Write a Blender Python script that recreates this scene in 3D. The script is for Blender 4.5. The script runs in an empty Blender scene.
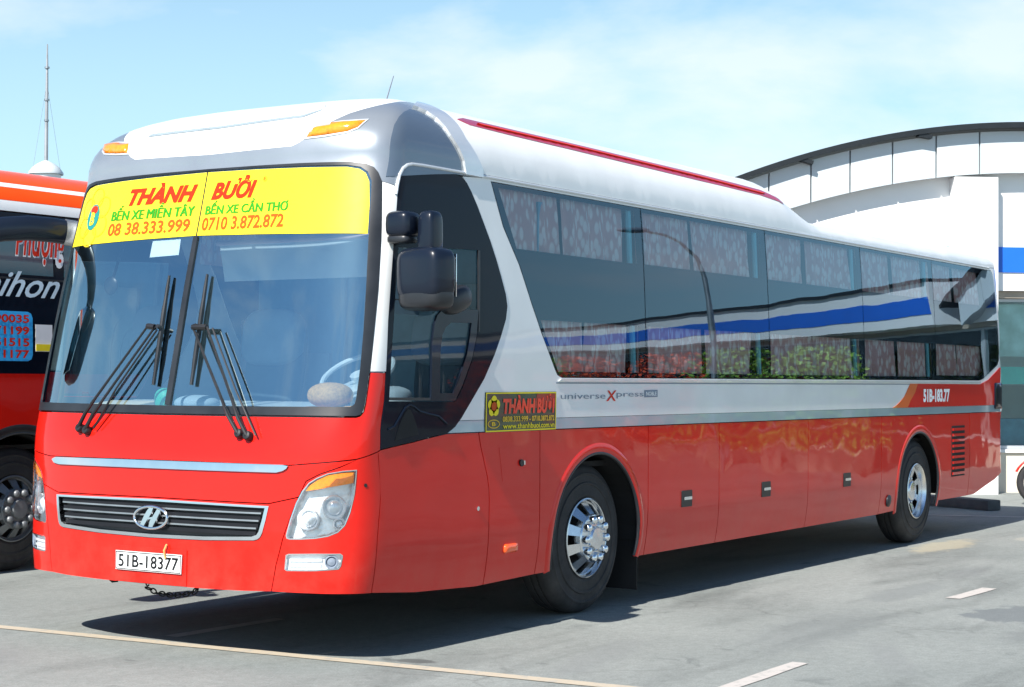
import bpy, bmesh, math, random
import numpy as np
from mathutils import Vector, Matrix
from mathutils.geometry import delaunay_2d_cdt

random.seed(7)
PI = math.pi
scene = bpy.context.scene
COL = scene.collection

# ---------------------------------------------------------------- camera, sky, sun, exposure
cam_d = bpy.data.cameras.new("camera")
cam = bpy.data.objects.new("camera", cam_d)
COL.objects.link(cam)
scene.camera = cam
YAW, PITCH, ROLL = 0.56836, 0.0207, 0.00555
fw = Vector((math.cos(YAW) * math.cos(PITCH), math.sin(YAW) * math.cos(PITCH), math.sin(PITCH)))
rt = Vector((math.sin(YAW), -math.cos(YAW), 0.0))
up = rt.cross(fw)
rt2 = rt * math.cos(ROLL) + up * math.sin(ROLL)
up2 = -rt * math.sin(ROLL) + up * math.cos(ROLL)
cam.matrix_world = Matrix(((rt2.x, up2.x, -fw.x, -7.419), (rt2.y, up2.y, -fw.y, -5.938), (rt2.z, up2.z, -fw.z, 1.569), (0, 0, 0, 1)))
cam_d.sensor_width = 36.0
cam_d.lens = 1765.83 / 1024 * 36.0
cam_d.clip_start = 0.1
cam_d.clip_end = 3000

TOSUN = Vector((-1.05, -0.05, 1.0)).normalized()
sun_d = bpy.data.lights.new("sun", 'SUN')
sun_d.energy = 5.0
sun_d.angle = math.radians(0.5)
sun_d.color = (1.0, 0.955, 0.89)
sun = bpy.data.objects.new("sun", sun_d)
COL.objects.link(sun)
sun.rotation_euler = TOSUN.to_track_quat('Z', 'Y').to_euler()
sun.location = (-20, 0, 25)

world = bpy.data.worlds.new("World")
scene.world = world
world.use_nodes = True
wn, wl = world.node_tree.nodes, world.node_tree.links
bg = wn["Background"]
sky = wn.new("ShaderNodeTexSky")
sky.sky_type = 'NISHITA'
sky.sun_disc = False
sky.sun_elevation = math.asin(TOSUN.z)
sky.sun_rotation = math.atan2(TOSUN.x, TOSUN.y)
sky.air_density = 1.0
sky.dust_density = 0.4
sky.ozone_density = 2.0
tc = wn.new("ShaderNodeTexCoord")
mp = wn.new("ShaderNodeMapping")
mp.inputs["Scale"].default_value = (1.0, 1.0, 2.6)
mp.inputs["Location"].default_value = (1.34, 0.64, 0.4)
nz = wn.new("ShaderNodeTexNoise")
nz.inputs["Scale"].default_value = 4.2
nz.inputs["Detail"].default_value = 7.0
nz.inputs["Roughness"].default_value = 0.55
nz.inputs["Distortion"].default_value = 0.15
rp = wn.new("ShaderNodeValToRGB")
rp.color_ramp.elements[0].position = 0.485
rp.color_ramp.elements[0].color = (0, 0, 0, 1)
rp.color_ramp.elements[1].position = 0.66
rp.color_ramp.elements[1].color = (0.62, 0.62, 0.62, 1)
mx = wn.new("ShaderNodeMix")
mx.data_type = 'RGBA'
wl.new(tc.outputs["Generated"], mp.inputs["Vector"])
wl.new(mp.outputs["Vector"], nz.inputs["Vector"])
wl.new(nz.outputs["Fac"], rp.inputs["Fac"])
cf = wn.new("ShaderNodeMapRange")      # the clouds thin out towards the zenith
cf.inputs["From Min"].default_value = 0.16
cf.inputs["From Max"].default_value = 0.50
cf.inputs["To Min"].default_value = 1.0
cf.inputs["To Max"].default_value = 0.12
cm_ = wn.new("ShaderNodeMath")
cm_.operation = 'MULTIPLY'
wl.new(rp.outputs["Color"], cm_.inputs[0])
wl.new(cf.outputs["Result"], cm_.inputs[1])
wl.new(cm_.outputs["Value"], mx.inputs["Factor"])
tint = wn.new("ShaderNodeMix")
tint.data_type = 'RGBA'
tint.blend_type = 'MULTIPLY'
tint.inputs["Factor"].default_value = 1.0
tint.inputs["B"].default_value = (0.66, 0.90, 1.05, 1)
wl.new(sky.outputs["Color"], tint.inputs["A"])
mx.inputs["B"].default_value = (8.0, 8.4, 8.9, 1)
# pale haze low over the horizon
sx = wn.new("ShaderNodeSeparateXYZ")
wl.new(tc.outputs["Generated"], sx.inputs["Vector"])
hz = wn.new("ShaderNodeMapRange")
hz.interpolation_type = 'SMOOTHSTEP'
hz.inputs["From Min"].default_value = 0.02
hz.inputs["From Max"].default_value = 0.42
hz.inputs["To Min"].default_value = 0.85
hz.inputs["To Max"].default_value = 0.0
wl.new(sx.outputs["Z"], hz.inputs["Value"])
wl.new(sx.outputs["Z"], cf.inputs["Value"])
hm = wn.new("ShaderNodeMix")
hm.data_type = 'RGBA'
wl.new(hz.outputs["Result"], hm.inputs["Factor"])
wl.new(tint.outputs["Result"], hm.inputs["A"])
hm.inputs["B"].default_value = (5.5, 8.1, 9.2, 1)
wl.new(hm.outputs["Result"], mx.inputs["A"])
wl.new(mx.outputs["Result"], bg.inputs["Color"])
bg.inputs["Strength"].default_value = 0.072

vs = scene.view_settings
vs.view_transform = 'Standard'
vs.look = 'None'
vs.gamma = 1.0
vs.exposure = 0.86
vs.use_curve_mapping = False
scene.cycles.max_bounces = 10
scene.cycles.transparent_max_bounces = 16
scene.cycles.glossy_bounces = 5
scene.cycles.sample_clamp_indirect = 6.0

# ---------------------------------------------------------------- materials
def mat_new(name):
    m = bpy.data.materials.new(name)
    m.use_nodes = True
    return m, m.node_tree.nodes, m.node_tree.links, m.node_tree.nodes["Principled BSDF"]

def rgb(c):
    return (c[0], c[1], c[2], 1.0)

def simple(name, col, rough=0.5, metal=0.0, coat=0.0, var=0.12, scale=6.0, bump=0.0, bscale=40.0, spec=0.5, coatrough=0.03):
    m, n, l, b = mat_new(name)
    b.inputs["Metallic"].default_value = metal
    b.inputs["Coat Weight"].default_value = coat
    b.inputs["Coat Roughness"].default_value = coatrough
    b.inputs["Specular IOR Level"].default_value = spec
    t = n.new("ShaderNodeTexCoord")
    z = n.new("ShaderNodeTexNoise")
    z.inputs["Scale"].default_value = scale
    z.inputs["Detail"].default_value = 5.0
    l.new(t.outputs["Object"], z.inputs["Vector"])
    r = n.new("ShaderNodeValToRGB")
    r.color_ramp.elements[0].position = 0.3
    r.color_ramp.elements[1].position = 0.7
    r.color_ramp.elements[0].color = rgb([c * (1 - var) for c in col])
    r.color_ramp.elements[1].color = rgb([min(1, c * (1 + var)) for c in col])
    l.new(z.outputs["Fac"], r.inputs["Fac"])
    l.new(r.outputs["Color"], b.inputs["Base Color"])
    mr = n.new("ShaderNodeMapRange")
    mr.inputs["To Min"].default_value = max(0.0, rough - 0.06)
    mr.inputs["To Max"].default_value = min(1.0, rough + 0.06)
    l.new(z.outputs["Fac"], mr.inputs["Value"])
    l.new(mr.outputs["Result"], b.inputs["Roughness"])
    if bump > 0:
        z2 = n.new("ShaderNodeTexNoise")
        z2.inputs["Scale"].default_value = bscale
        z2.inputs["Detail"].default_value = 3.0
        l.new(t.outputs["Object"], z2.inputs["Vector"])
        bp = n.new("ShaderNodeBump")
        bp.inputs["Strength"].default_value = bump
        bp.inputs["Distance"].default_value = 0.01
        l.new(z2.outputs["Fac"], bp.inputs["Height"])
        l.new(bp.outputs["Normal"], b.inputs["Normal"])
    return m

def paint(name, col, wav=0.5, wscale=1.1, rough=0.3, metal=0.0, coat=1.0, var=0.05, ior=1.5, spec=0.5):
    """glossy vehicle paint whose sheet metal is very slightly wavy"""
    m = simple(name, col, rough, metal, coat, var, 2.5, spec=spec)
    m.node_tree.nodes["Principled BSDF"].inputs["Coat IOR"].default_value = ior
    n, l, b = m.node_tree.nodes, m.node_tree.links, m.node_tree.nodes["Principled BSDF"]
    t = n.new("ShaderNodeTexCoord")
    z = n.new("ShaderNodeTexNoise")
    z.inputs["Scale"].default_value = wscale
    z.inputs["Detail"].default_value = 2.0
    l.new(t.outputs["Object"], z.inputs["Vector"])
    bp = n.new("ShaderNodeBump")
    bp.inputs["Strength"].default_value = wav
    bp.inputs["Distance"].default_value = 0.02
    l.new(z.outputs["Fac"], bp.inputs["Height"])
    l.new(bp.outputs["Normal"], b.inputs["Coat Normal"])
    return m

def glass(name, tint, ior=1.55, gain=1.0, wav=0.0, wscale=0.9, rough=0.0, floor=0.0, refl=(1, 1, 1)):
    m, n, l, b = mat_new(name)
    n.remove(b)
    out = n["Material Output"]
    tr = n.new("ShaderNodeBsdfTransparent")
    tr.inputs["Color"].default_value = rgb(tint)
    gl = n.new("ShaderNodeBsdfGlossy")
    gl.inputs["Roughness"].default_value = rough
    gl.inputs["Color"].default_value = rgb(refl)
    fr = n.new("ShaderNodeFresnel")
    fr.inputs["IOR"].default_value = ior
    ma = n.new("ShaderNodeMath")
    ma.operation = 'MULTIPLY_ADD'
    ma.use_clamp = True
    ma.inputs[1].default_value = gain
    ma.inputs[2].default_value = floor
    l.new(fr.outputs["Fac"], ma.inputs[0])
    mix = n.new("ShaderNodeMixShader")
    l.new(ma.outputs["Value"], mix.inputs["Fac"])
    l.new(tr.outputs["BSDF"], mix.inputs[1])
    l.new(gl.outputs["BSDF"], mix.inputs[2])
    if wav > 0:
        t = n.new("ShaderNodeTexCoord")
        z = n.new("ShaderNodeTexNoise")
        z.inputs["Scale"].default_value = wscale
        z.inputs["Detail"].default_value = 1.5
        l.new(t.outputs["Object"], z.inputs["Vector"])
        bp = n.new("ShaderNodeBump")
        bp.inputs["Strength"].default_value = wav
        bp.inputs["Distance"].default_value = 0.02
        l.new(z.outputs["Fac"], bp.inputs["Height"])
        l.new(bp.outputs["Normal"], gl.inputs["Normal"])
    l.new(mix.outputs["Shader"], out.inputs["Surface"])
    return m

M = {}
M['red'] = paint("red_paint", (0.66, 0.011, 0.005), 0.45, 1.3, 0.4, coat=0.8, ior=1.46, spec=0.08)
M['white'] = paint("white_paint", (0.78, 0.79, 0.78), 0.25, 1.0, 0.34, coat=0.5, ior=1.4, spec=0.3)
M['silver'] = paint("silver_paint", (0.33, 0.36, 0.39), 0.2, 1.0, 0.3, 0.5, coat=0.6)
M['silver_shaded'] = paint("shaded_silver_paint", (0.13, 0.17, 0.22), 0.2, 1.0, 0.3, 0.4, coat=0.6)  # same silver, darkened and blued for the side turned from the sun
M['silver_trim'] = paint("pale_silver_paint", (0.68, 0.71, 0.73), 0.2, 1.0, 0.3, 0.35)
M['stripe'] = paint("grey_blue_stripe_paint", (0.34, 0.48, 0.56), 0.2, 1.0, 0.3, 0.3)
M['orange'] = paint("orange_paint", (0.82, 0.13, 0.01), 0.2, 1.0, 0.3)
M['crimson'] = paint("crimson_stripe_paint", (0.50, 0.012, 0.045), 0.2, 1.0, 0.3)
M['black'] = simple("black_plastic", (0.012, 0.012, 0.014), 0.42, var=0.3)
M['blackgloss'] = paint("black_gloss_panel", (0.005, 0.009, 0.018), 0.2, 1.0, 0.3, coat=0.45, ior=1.34, spec=0.03)
M['mask'] = simple("ceramic_edge_black", (0.008, 0.012, 0.022), 0.8, var=0.1, spec=0.1)
M['slat'] = simple("grille_black", (0.010, 0.011, 0.014), 0.5, var=0.1, spec=0.2)
M['rubber'] = simple("rubber_seal", (0.014, 0.016, 0.02), 0.38, var=0.3)
M['under'] = simple("underbody_black", (0.010, 0.010, 0.011), 0.85, var=0.4)
M['chrome'] = simple("chrome", (0.80, 0.82, 0.84), 0.12, 1.0, var=0.04)
M['rim'] = simple("polished_alloy", (0.70, 0.72, 0.74), 0.22, 0.9, var=0.1, scale=14)
M['amber'] = simple("amber_lens", (0.90, 0.27, 0.01), 0.15, coat=1.0, var=0.15, scale=60)
M['orangelens'] = simple("orange_reflector", (0.9, 0.10, 0.01), 0.15, coat=1.0, var=0.1, scale=60)
M['lamphousing'] = simple("lamp_reflector", (0.86, 0.88, 0.90), 0.22, 0.35, var=0.1, scale=30, bump=0.25, bscale=55)
M['lampclear'] = glass("lamp_lens", (0.97, 0.98, 0.98), 1.45, 0.9)
M['bulb'] = simple("lamp_projector", (0.80, 0.84, 0.87), 0.15, 0.25, coat=1.0, var=0.05)
M['yellow'] = simple("yellow_film", (0.80, 0.66, 0.03), 0.4, coat=0.12, var=0.05, scale=3, spec=0.15, bump=0.12, bscale=5)
M['inkred'] = simple("red_ink", (0.66, 0.030, 0.008), 0.4, spec=0.12, var=0.05)
M['inkgreen'] = simple("green_ink", (0.03, 0.28, 0.02), 0.4, spec=0.12, var=0.05)
M['inkorange'] = simple("orange_ink", (0.55, 0.085, 0.010), 0.4, spec=0.12, var=0.05)
M['inkpale'] = simple("pale_yellow_ink", (0.82, 0.52, 0.05), 0.4, spec=0.12, var=0.05)
M['inkyellow'] = simple("yellow_ink", (0.90, 0.72, 0.03), 0.4, spec=0.12, var=0.05)
M['inkblack'] = simple("black_ink", (0.012, 0.012, 0.014), 0.4, spec=0.12, var=0.1)
M['inkwhite'] = simple("white_ink", (0.82, 0.83, 0.83), 0.4, spec=0.12, var=0.05)
M['inkgrey'] = simple("grey_ink", (0.22, 0.26, 0.32), 0.4, spec=0.12, var=0.05)
M['inkblue'] = simple("blue_ink", (0.03, 0.16, 0.36), 0.4, spec=0.12, var=0.05)
M['inkteal'] = simple("teal_ink", (0.02, 0.22, 0.20), 0.4, spec=0.12, var=0.05)
M['decalgreen'] = simple("dark_green_decal", (0.012, 0.045, 0.030), 0.3, coat=0.6, var=0.2)
M['plate'] = simple("plate_enamel", (0.80, 0.81, 0.79), 0.4, var=0.04)
M['windscreen'] = glass("windscreen_glass", (0.84, 0.94, 0.97), 1.55, 1.3, 0.05, 1.5, floor=0.35, refl=(.72, .93, 1.0))
M['tinted'] = glass("tinted_side_glass", (0.84, 0.90, 0.93), 1.55, 1.45, 0.13, 1.0, floor=0.0, refl=(.62, .82, 1.0))
M['cabglass'] = glass("cab_side_glass", (0.42, 0.52, 0.60), 1.45, 0.6, 0.10, 1.2)
M['dash'] = simple("dashboard_plastic", (0.52, 0.60, 0.63), 0.6, var=0.08)
M['cabblue'] = simple("cab_trim", (0.20, 0.42, 0.55), 0.7, var=0.12)
M['visor'] = simple("sun_blind_fabric", (0.66, 0.74, 0.76), 0.7, var=0.05)
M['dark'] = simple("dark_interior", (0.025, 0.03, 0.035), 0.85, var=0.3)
M['gap_daylight'] = simple("daylight_gap_teal", (0.20, 0.62, 0.70), 0.5, var=0.1)  # teal colour stands in for daylight seen through between the curtains
M['straw'] = simple("straw", (0.60, 0.34, 0.11), 0.8, var=0.25, scale=60)
M['paper'] = simple("paper", (0.74, 0.68, 0.54), 0.8, var=0.05)
M['seat'] = simple("seat_vinyl", (0.10, 0.16, 0.20), 0.6, var=0.15)
M['seatcover'] = simple("white_seat_cover", (0.34, 0.44, 0.50), 0.8, var=0.1)
M['greenitem'] = simple("green_plastic", (0.05, 0.50, 0.32), 0.5, var=0.1)
M['mirrorcase'] = paint("mirror_case_paint", (0.006, 0.010, 0.020), 0.2, 1.0, 0.3, coat=0.4, ior=1.4, spec=0.2)
M['mirrorglass'] = simple("mirror_glass", (0.85, 0.87, 0.88), 0.02, 1.0, var=0.01)
M['steel'] = simple("galvanised_steel", (0.42, 0.44, 0.45), 0.4, 0.9, var=0.12)

def tyre_mat():
    m = simple("tyre_rubber", (0.020, 0.020, 0.022), 0.75, var=0.35, scale=9, bump=0.3, bscale=60)
    return m
M['tyre'] = tyre_mat()
M['decalred'] = simple("decal_red_ink", (0.90, 0.055, 0.012), 0.4, var=0.05)
M['petal'] = simple("petal_line_ink", (0.62, 0.40, 0.02), 0.5, spec=0.1, var=0.05)
M['rimdark'] = simple("dull_dark_rim", (0.20, 0.21, 0.22), 0.5, 0.5, var=0.2)

def road_dirt(m, low, high, amount, col=(0.30, 0.24, 0.18)):
    """dried road dust low on the bodywork, patchy, fading out with height"""
    n, l, b = m.node_tree.nodes, m.node_tree.links, m.node_tree.nodes["Principled BSDF"]
    src = b.inputs["Base Color"].links[0].from_socket
    t = n.new("ShaderNodeTexCoord")
    sp = n.new("ShaderNodeSeparateXYZ")
    l.new(t.outputs["Object"], sp.inputs["Vector"])
    mr = n.new("ShaderNodeMapRange")
    mr.inputs["From Min"].default_value = low
    mr.inputs["From Max"].default_value = high
    mr.inputs["To Min"].default_value = 1.0
    mr.inputs["To Max"].default_value = 0.0
    l.new(sp.outputs["Z"], mr.inputs["Value"])
    z = n.new("ShaderNodeTexNoise")
    z.inputs["Scale"].default_value = 5.0
    z.inputs["Detail"].default_value = 8.0
    z.inputs["Roughness"].default_value = 0.65
    l.new(t.outputs["Object"], z.inputs["Vector"])
    ra = n.new("ShaderNodeMapRange")
    ra.inputs["From Min"].default_value = 0.38
    ra.inputs["From Max"].default_value = 0.72
    ra.inputs["To Max"].default_value = amount
    l.new(z.outputs["Fac"], ra.inputs["Value"])
    mu = n.new("ShaderNodeMath")
    mu.operation = 'MULTIPLY'
    l.new(mr.outputs["Result"], mu.inputs[0])
    l.new(ra.outputs["Result"], mu.inputs[1])
    mx_ = n.new("ShaderNodeMix")
    mx_.data_type = 'RGBA'
    l.new(mu.outputs["Value"], mx_.inputs["Factor"])
    l.new(src, mx_.inputs["A"])
    mx_.inputs["B"].default_value = rgb(col)
    l.new(mx_.outputs["Result"], b.inputs["Base Color"])
    inv = n.new("ShaderNodeMath")
    inv.operation = 'SUBTRACT'
    inv.inputs[0].default_value = b.inputs["Coat Weight"].default_value
    l.new(mu.outputs["Value"], inv.inputs[1])
    l.new(inv.outputs["Value"], b.inputs["Coat Weight"])
road_dirt(M['red'], 0.30, 0.80, 0.15)
road_dirt(M['tyre'], -0.6, 0.6, 0.30, (0.16, 0.14, 0.12))

def curtain_mat(name, c1, c2):
    m, n, l, b = mat_new(name)
    t = n.new("ShaderNodeTexCoord")
    v = n.new("ShaderNodeTexVoronoi")
    v.inputs["Scale"].default_value = 24.0
    v.inputs["Randomness"].default_value = 0.8
    mp = n.new("ShaderNodeMapping")
    mp.inputs["Scale"].default_value = (1.0, 1.0, 0.42)
    l.new(t.outputs["Object"], mp.inputs["Vector"])
    l.new(mp.outputs["Vector"], v.inputs["Vector"])
    r = n.new("ShaderNodeValToRGB")
    r.color_ramp.interpolation = 'EASE'
    r.color_ramp.elements[0].position = 0.30
    r.color_ramp.elements[0].color = rgb(c2)
    r.color_ramp.elements[1].position = 0.55
    r.color_ramp.elements[1].color = rgb(c1)
    l.new(v.outputs["Distance"], r.inputs["Fac"])
    l.new(r.outputs["Color"], b.inputs["Base Color"])
    b.inputs["Roughness"].default_value = 0.9
    return m
M['tealpane'] = paint("teal_glass", (0.015, 0.075, 0.10), 0.2, 1.0, 0.15, coat=0.8)
M['orangered'] = paint("orange_red_paint", (0.86, 0.075, 0.006), 0.2, 1.0, 0.4, coat=0.4, ior=1.35, spec=0.05)
M['inksky'] = simple("pale_blue_ink", (0.60, 0.74, 0.82), 0.4, spec=0.12, var=0.1)
M['slot'] = simple("slot_grey", (0.22, 0.27, 0.30), 0.6)
M['curtain'] = curtain_mat("patterned_curtain", (0.74, 0.42, 0.38), (0.98, 0.82, 0.75))

# ---------------------------------------------------------------- object helpers
def link(name, me, parent=None):
    o = bpy.data.objects.new(name, me)
    COL.objects.link(o)
    if parent is not None:
        o.parent = parent
    return o

def tag(o, label=None, cat=None, group=None, kind=None):
    if label: o["label"] = label
    if cat: o["category"] = cat
    if group: o["group"] = group
    if kind: o["kind"] = kind
    return o

def thing(name, label, cat, loc=(0, 0, 0), group=None, rz=0.0):
    o = bpy.data.objects.new(name, None)
    o.empty_display_size = 0.2
    COL.objects.link(o)
    o.location = loc
    o.rotation_euler = (0, 0, rz)
    return tag(o, label, cat, group)

def mesh_py(name, verts, faces, m, parent=None, smooth=False, auto=None):
    me = bpy.data.meshes.new(name)
    me.from_pydata([tuple(v) for v in verts], [], faces)
    me.materials.append(m)
    if smooth:
        me.polygons.foreach_set("use_smooth", [True] * len(me.polygons))
    me.update()
    if auto is not None:
        me.set_sharp_from_angle(angle=math.radians(auto))
    return link(name, me, parent)

class MB:
    """collects shapes into one mesh"""
    def __init__(s):
        s.v, s.f = [], []
    def add(s, vs_, fs_):
        k = len(s.v)
        s.v += [Vector(a) for a in vs_]
        s.f += [tuple(i + k for i in f) for f in fs_]
        return s
    def box(s, c, d, rz=0.0, bev=0.0, rot=None):
        bm = bmesh.new()
        bmesh.ops.create_cube(bm, size=1.0)
        bmesh.ops.scale(bm, vec=d, verts=bm.verts)
        if bev > 0:
            bmesh.ops.bevel(bm, geom=bm.edges[:] , offset=bev, segments=2, profile=0.6, affect='EDGES')
        R = rot if rot is not None else Matrix.Rotation(rz, 4, 'Z')
        bm.transform(Matrix.Translation(c) @ R)
        bm.verts.index_update()
        s.add([v.co.copy() for v in bm.verts], [tuple(v.index for v in f.verts) for f in bm.faces])
        bm.free()
        return s
    def tube(s, pts, r, seg=8, cap=True, flat=None):
        pts = [Vector(p) for p in pts]
        rs = r if isinstance(r, (list, tuple)) else [r] * len(pts)
        n = len(pts)
        ref = Vector((0, 0, 1))
        vs_, fs_ = [], []
        for i, p in enumerate(pts):
            d = (pts[min(i + 1, n - 1)] - pts[max(i - 1, 0)]).normalized()
            a = d.cross(ref)
            if a.length < 1e-3: a = d.cross(Vector((1, 0, 0)))
            a.normalize()
            b = a.cross(d).normalized()
            ra, rb = (rs[i], rs[i]) if not isinstance(rs[i], tuple) else rs[i]
            for k in range(seg):
                q = 2 * PI * k / seg
                vs_.append(p + a * ra * math.cos(q) + b * rb * math.sin(q))
        for i in range(n - 1):
            for k in range(seg):
                k2 = (k + 1) % seg
                fs_.append((i * seg + k, i * seg + k2, (i + 1) * seg + k2, (i + 1) * seg + k))
        if cap:
            fs_.append(tuple(range(seg))[::-1])
            fs_.append(tuple((n - 1) * seg + k for k in range(seg)))
        return s.add(vs_, fs_)
    def lathe(s, prof, c=(0, 0, 0), seg=48, axis='Y', mat4=None):
        """prof: list of (radius, along-axis)"""
        vs_, fs_ = [], []
        c = Vector(c)
        for k in range(seg):
            q = 2 * PI * k / seg
            for (r, h) in prof:
                if axis == 'Y': p = Vector((r * math.cos(q), h, r * math.sin(q)))
                elif axis == 'Z': p = Vector((r * math.cos(q), r * math.sin(q), h))
                else: p = Vector((h, r * math.cos(q), r * math.sin(q)))
                if mat4 is not None: p = mat4 @ p
                vs_.append(p + c)
        n = len(prof)
        for k in range(seg):
            k2 = (k + 1) % seg
            for i in range(n - 1):
                fs_.append((k * n + i, k * n + i + 1, k2 * n + i + 1, k2 * n + i))
        return s.add(vs_, fs_)
    def build(s, name, m, parent=None, smooth=True, auto=38):
        bm = bmesh.new()
        bv = [bm.verts.new(v) for v in s.v]
        for f in s.f:
            try: bm.faces.new([bv[i] for i in f])
            except ValueError: pass
        bmesh.ops.recalc_face_normals(bm, faces=bm.faces[:])
        me = bpy.data.meshes.new(name)
        bm.to_mesh(me)
        bm.free()
        me.materials.append(m)
        if smooth:
            me.polygons.foreach_set("use_smooth", [True] * len(me.polygons))
            me.update()
            me.set_sharp_from_angle(angle=math.radians(auto))
        return link(name, me, parent)

def inside(poly, x, y):
    c = False
    n = len(poly)
    j = n - 1
    for i in range(n):
        xi, yi = poly[i]
        xj, yj = poly[j]
        if (yi > y) != (yj > y) and x < (xj - xi) * (y - yi) / (yj - yi) + xi:
            c = not c
        j = i
    return c

def densify(poly, mx_):
    o = []
    n = len(poly)
    for i in range(n):
        a, b = poly[i], poly[(i + 1) % n]
        d = math.hypot(b[0] - a[0], b[1] - a[1])
        k = max(1, int(math.ceil(d / mx_)))
        for j in range(k):
            o.append((a[0] + (b[0] - a[0]) * j / k, a[1] + (b[1] - a[1]) * j / k))
    return o

def area(poly):
    return 0.5 * sum(poly[i - 1][0] * poly[i][1] - poly[i][0] * poly[i - 1][1] for i in range(len(poly)))

def ccw(poly):
    return list(poly) if area(poly) > 0 else list(poly)[::-1]

def inset(poly, g):
    p = ccw(poly)
    n = len(p)
    o = []
    for i in range(n):
        a, b, c = Vector(p[i - 1]), Vector(p[i]), Vector(p[(i + 1) % n])
        e1, e2 = (b - a), (c - b)
        if e1.length < 1e-6 or e2.length < 1e-6:
            o.append(p[i]); continue
        e1.normalize(); e2.normalize()
        n1, n2 = Vector((-e1.y, e1.x)), Vector((-e2.y, e2.x))
        m = n1 + n2
        if m.length < 1e-3: m = n1
        m = m.normalized()
        k = max(0.4, m.dot(n1))
        o.append((b.x + m.x * g / k, b.y + m.y * g / k))
    return o

def mir(poly):
    return [(-t, v) for t, v in poly][::-1]

def sym(half):
    """half runs from the centre line (t=0) round to the centre line again, t >= 0"""
    return list(half) + [(-t, v) for t, v in half[::-1] if t > 1e-6]

def cut(poly, t, keep_right):
    """clip a polygon by the vertical line at t"""
    o = []
    n = len(poly)
    s_ = 1 if keep_right else -1
    for i in range(n):
        a, b = poly[i], poly[(i + 1) % n]
        ia, ib = s_ * (a[0] - t) >= 0, s_ * (b[0] - t) >= 0
        if ia: o.append(a)
        if ia != ib:
            u = (t - a[0]) / (b[0] - a[0])
            o.append((t, a[1] + u * (b[1] - a[1])))
    return o

def cdt(outer, holes, step):
    """triangulate a polygon with holes, with a grid of inner points"""
    loops = [outer] + list(holes)
    pts, edges = [], []
    for lp in loops:
        k = len(pts)
        pts += lp
        edges += [(k + i, k + (i + 1) % len(lp)) for i in range(len(lp))]
    nb = len(pts)
    x0, x1 = min(p[0] for p in outer), max(p[0] for p in outer)
    y0, y1 = min(p[1] for p in outer), max(p[1] for p in outer)
    B = np.array(pts)
    x = x0 + step[0] * 0.5
    while x < x1:
        y = y0 + step[1] * 0.5
        while y < y1:
            if inside(outer, x, y) and not any(inside(h, x, y) for h in holes):
                if np.min(((B[:, 0] - x) / step[0]) ** 2 + ((B[:, 1] - y) / step[1]) ** 2) > 0.1:
                    pts.append((x, y))
            y += step[1]
        x += step[0]
    r = delaunay_2d_cdt([Vector(p) for p in pts], edges, [], 0, 1e-5)
    vv, tris = r[0], []
    for f in r[2]:
        cx = sum(vv[i].x for i in f) / 3
        cy = sum(vv[i].y for i in f) / 3
        if inside(outer, cx, cy) and not any(inside(h, cx, cy) for h in holes):
            tris.append(tuple(f))
    return [(v.x, v.y) for v in vv], tris

# ---------------------------------------------------------------- the coach's skin: (t, v) -> point
# t runs round the plan outline from the middle of the nose (near side positive), v runs up the wall and over the roof
YC,HW,AF,NF,LEN=1.25,1.29,0.5,3.0,11.98
RR=0.22   # rear corner radius
ZT,VR,PR=2.82,0.9,2.6
# front quarter table
_n=400
_th=np.linspace(0,math.pi/2,_n)
_hw=HW*np.sin(_th)**(2/NF); _xx=AF*(1-np.cos(_th)**(2/NF))
_s=np.concatenate([[0],np.cumsum(np.hypot(np.diff(_hw),np.diff(_xx)))])
T0=float(_s[-1]); T1=T0+LEN-RR-AF; T2=T1+RR*math.pi/2; T3=T2+HW-RR
_rz=[0.0,.39,.60,.77,1.08,1.38,2.1,2.8,3.6]
_rx=[.02,.0,.005,.012,.045,.125,.285,.455,.62]
def smooth(a,b,x):
    t=min(1,max(0,(x-a)/(b-a))); return t*t*(3-2*t)
def _spline(xs,ys):
    n=len(xs); h=[xs[i+1]-xs[i] for i in range(n-1)]; d=[(ys[i+1]-ys[i])/h[i] for i in range(n-1)]
    m=[d[0]]+[0 if d[i-1]*d[i]<=0 else 2*d[i-1]*d[i]/(d[i-1]+d[i]) for i in range(1,n-1)]+[d[-1]]
    def f(x):
        x=min(max(x,xs[0]),xs[-1]-1e-9)
        i=0
        while x>=xs[i+1]: i+=1
        u=(x-xs[i])/h[i]
        return ys[i]*(1+2*u)*(1-u)**2+h[i]*m[i]*u*(1-u)**2+ys[i+1]*u*u*(3-2*u)+h[i]*m[i+1]*u*u*(u-1)
    return f
rake=_spline(_rz,_rx)
def roofh(x):
    return .535-.325*min(1,max(0,(x-6.15)/.65))+.05*smooth(10.0,10.25,x)
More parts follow.
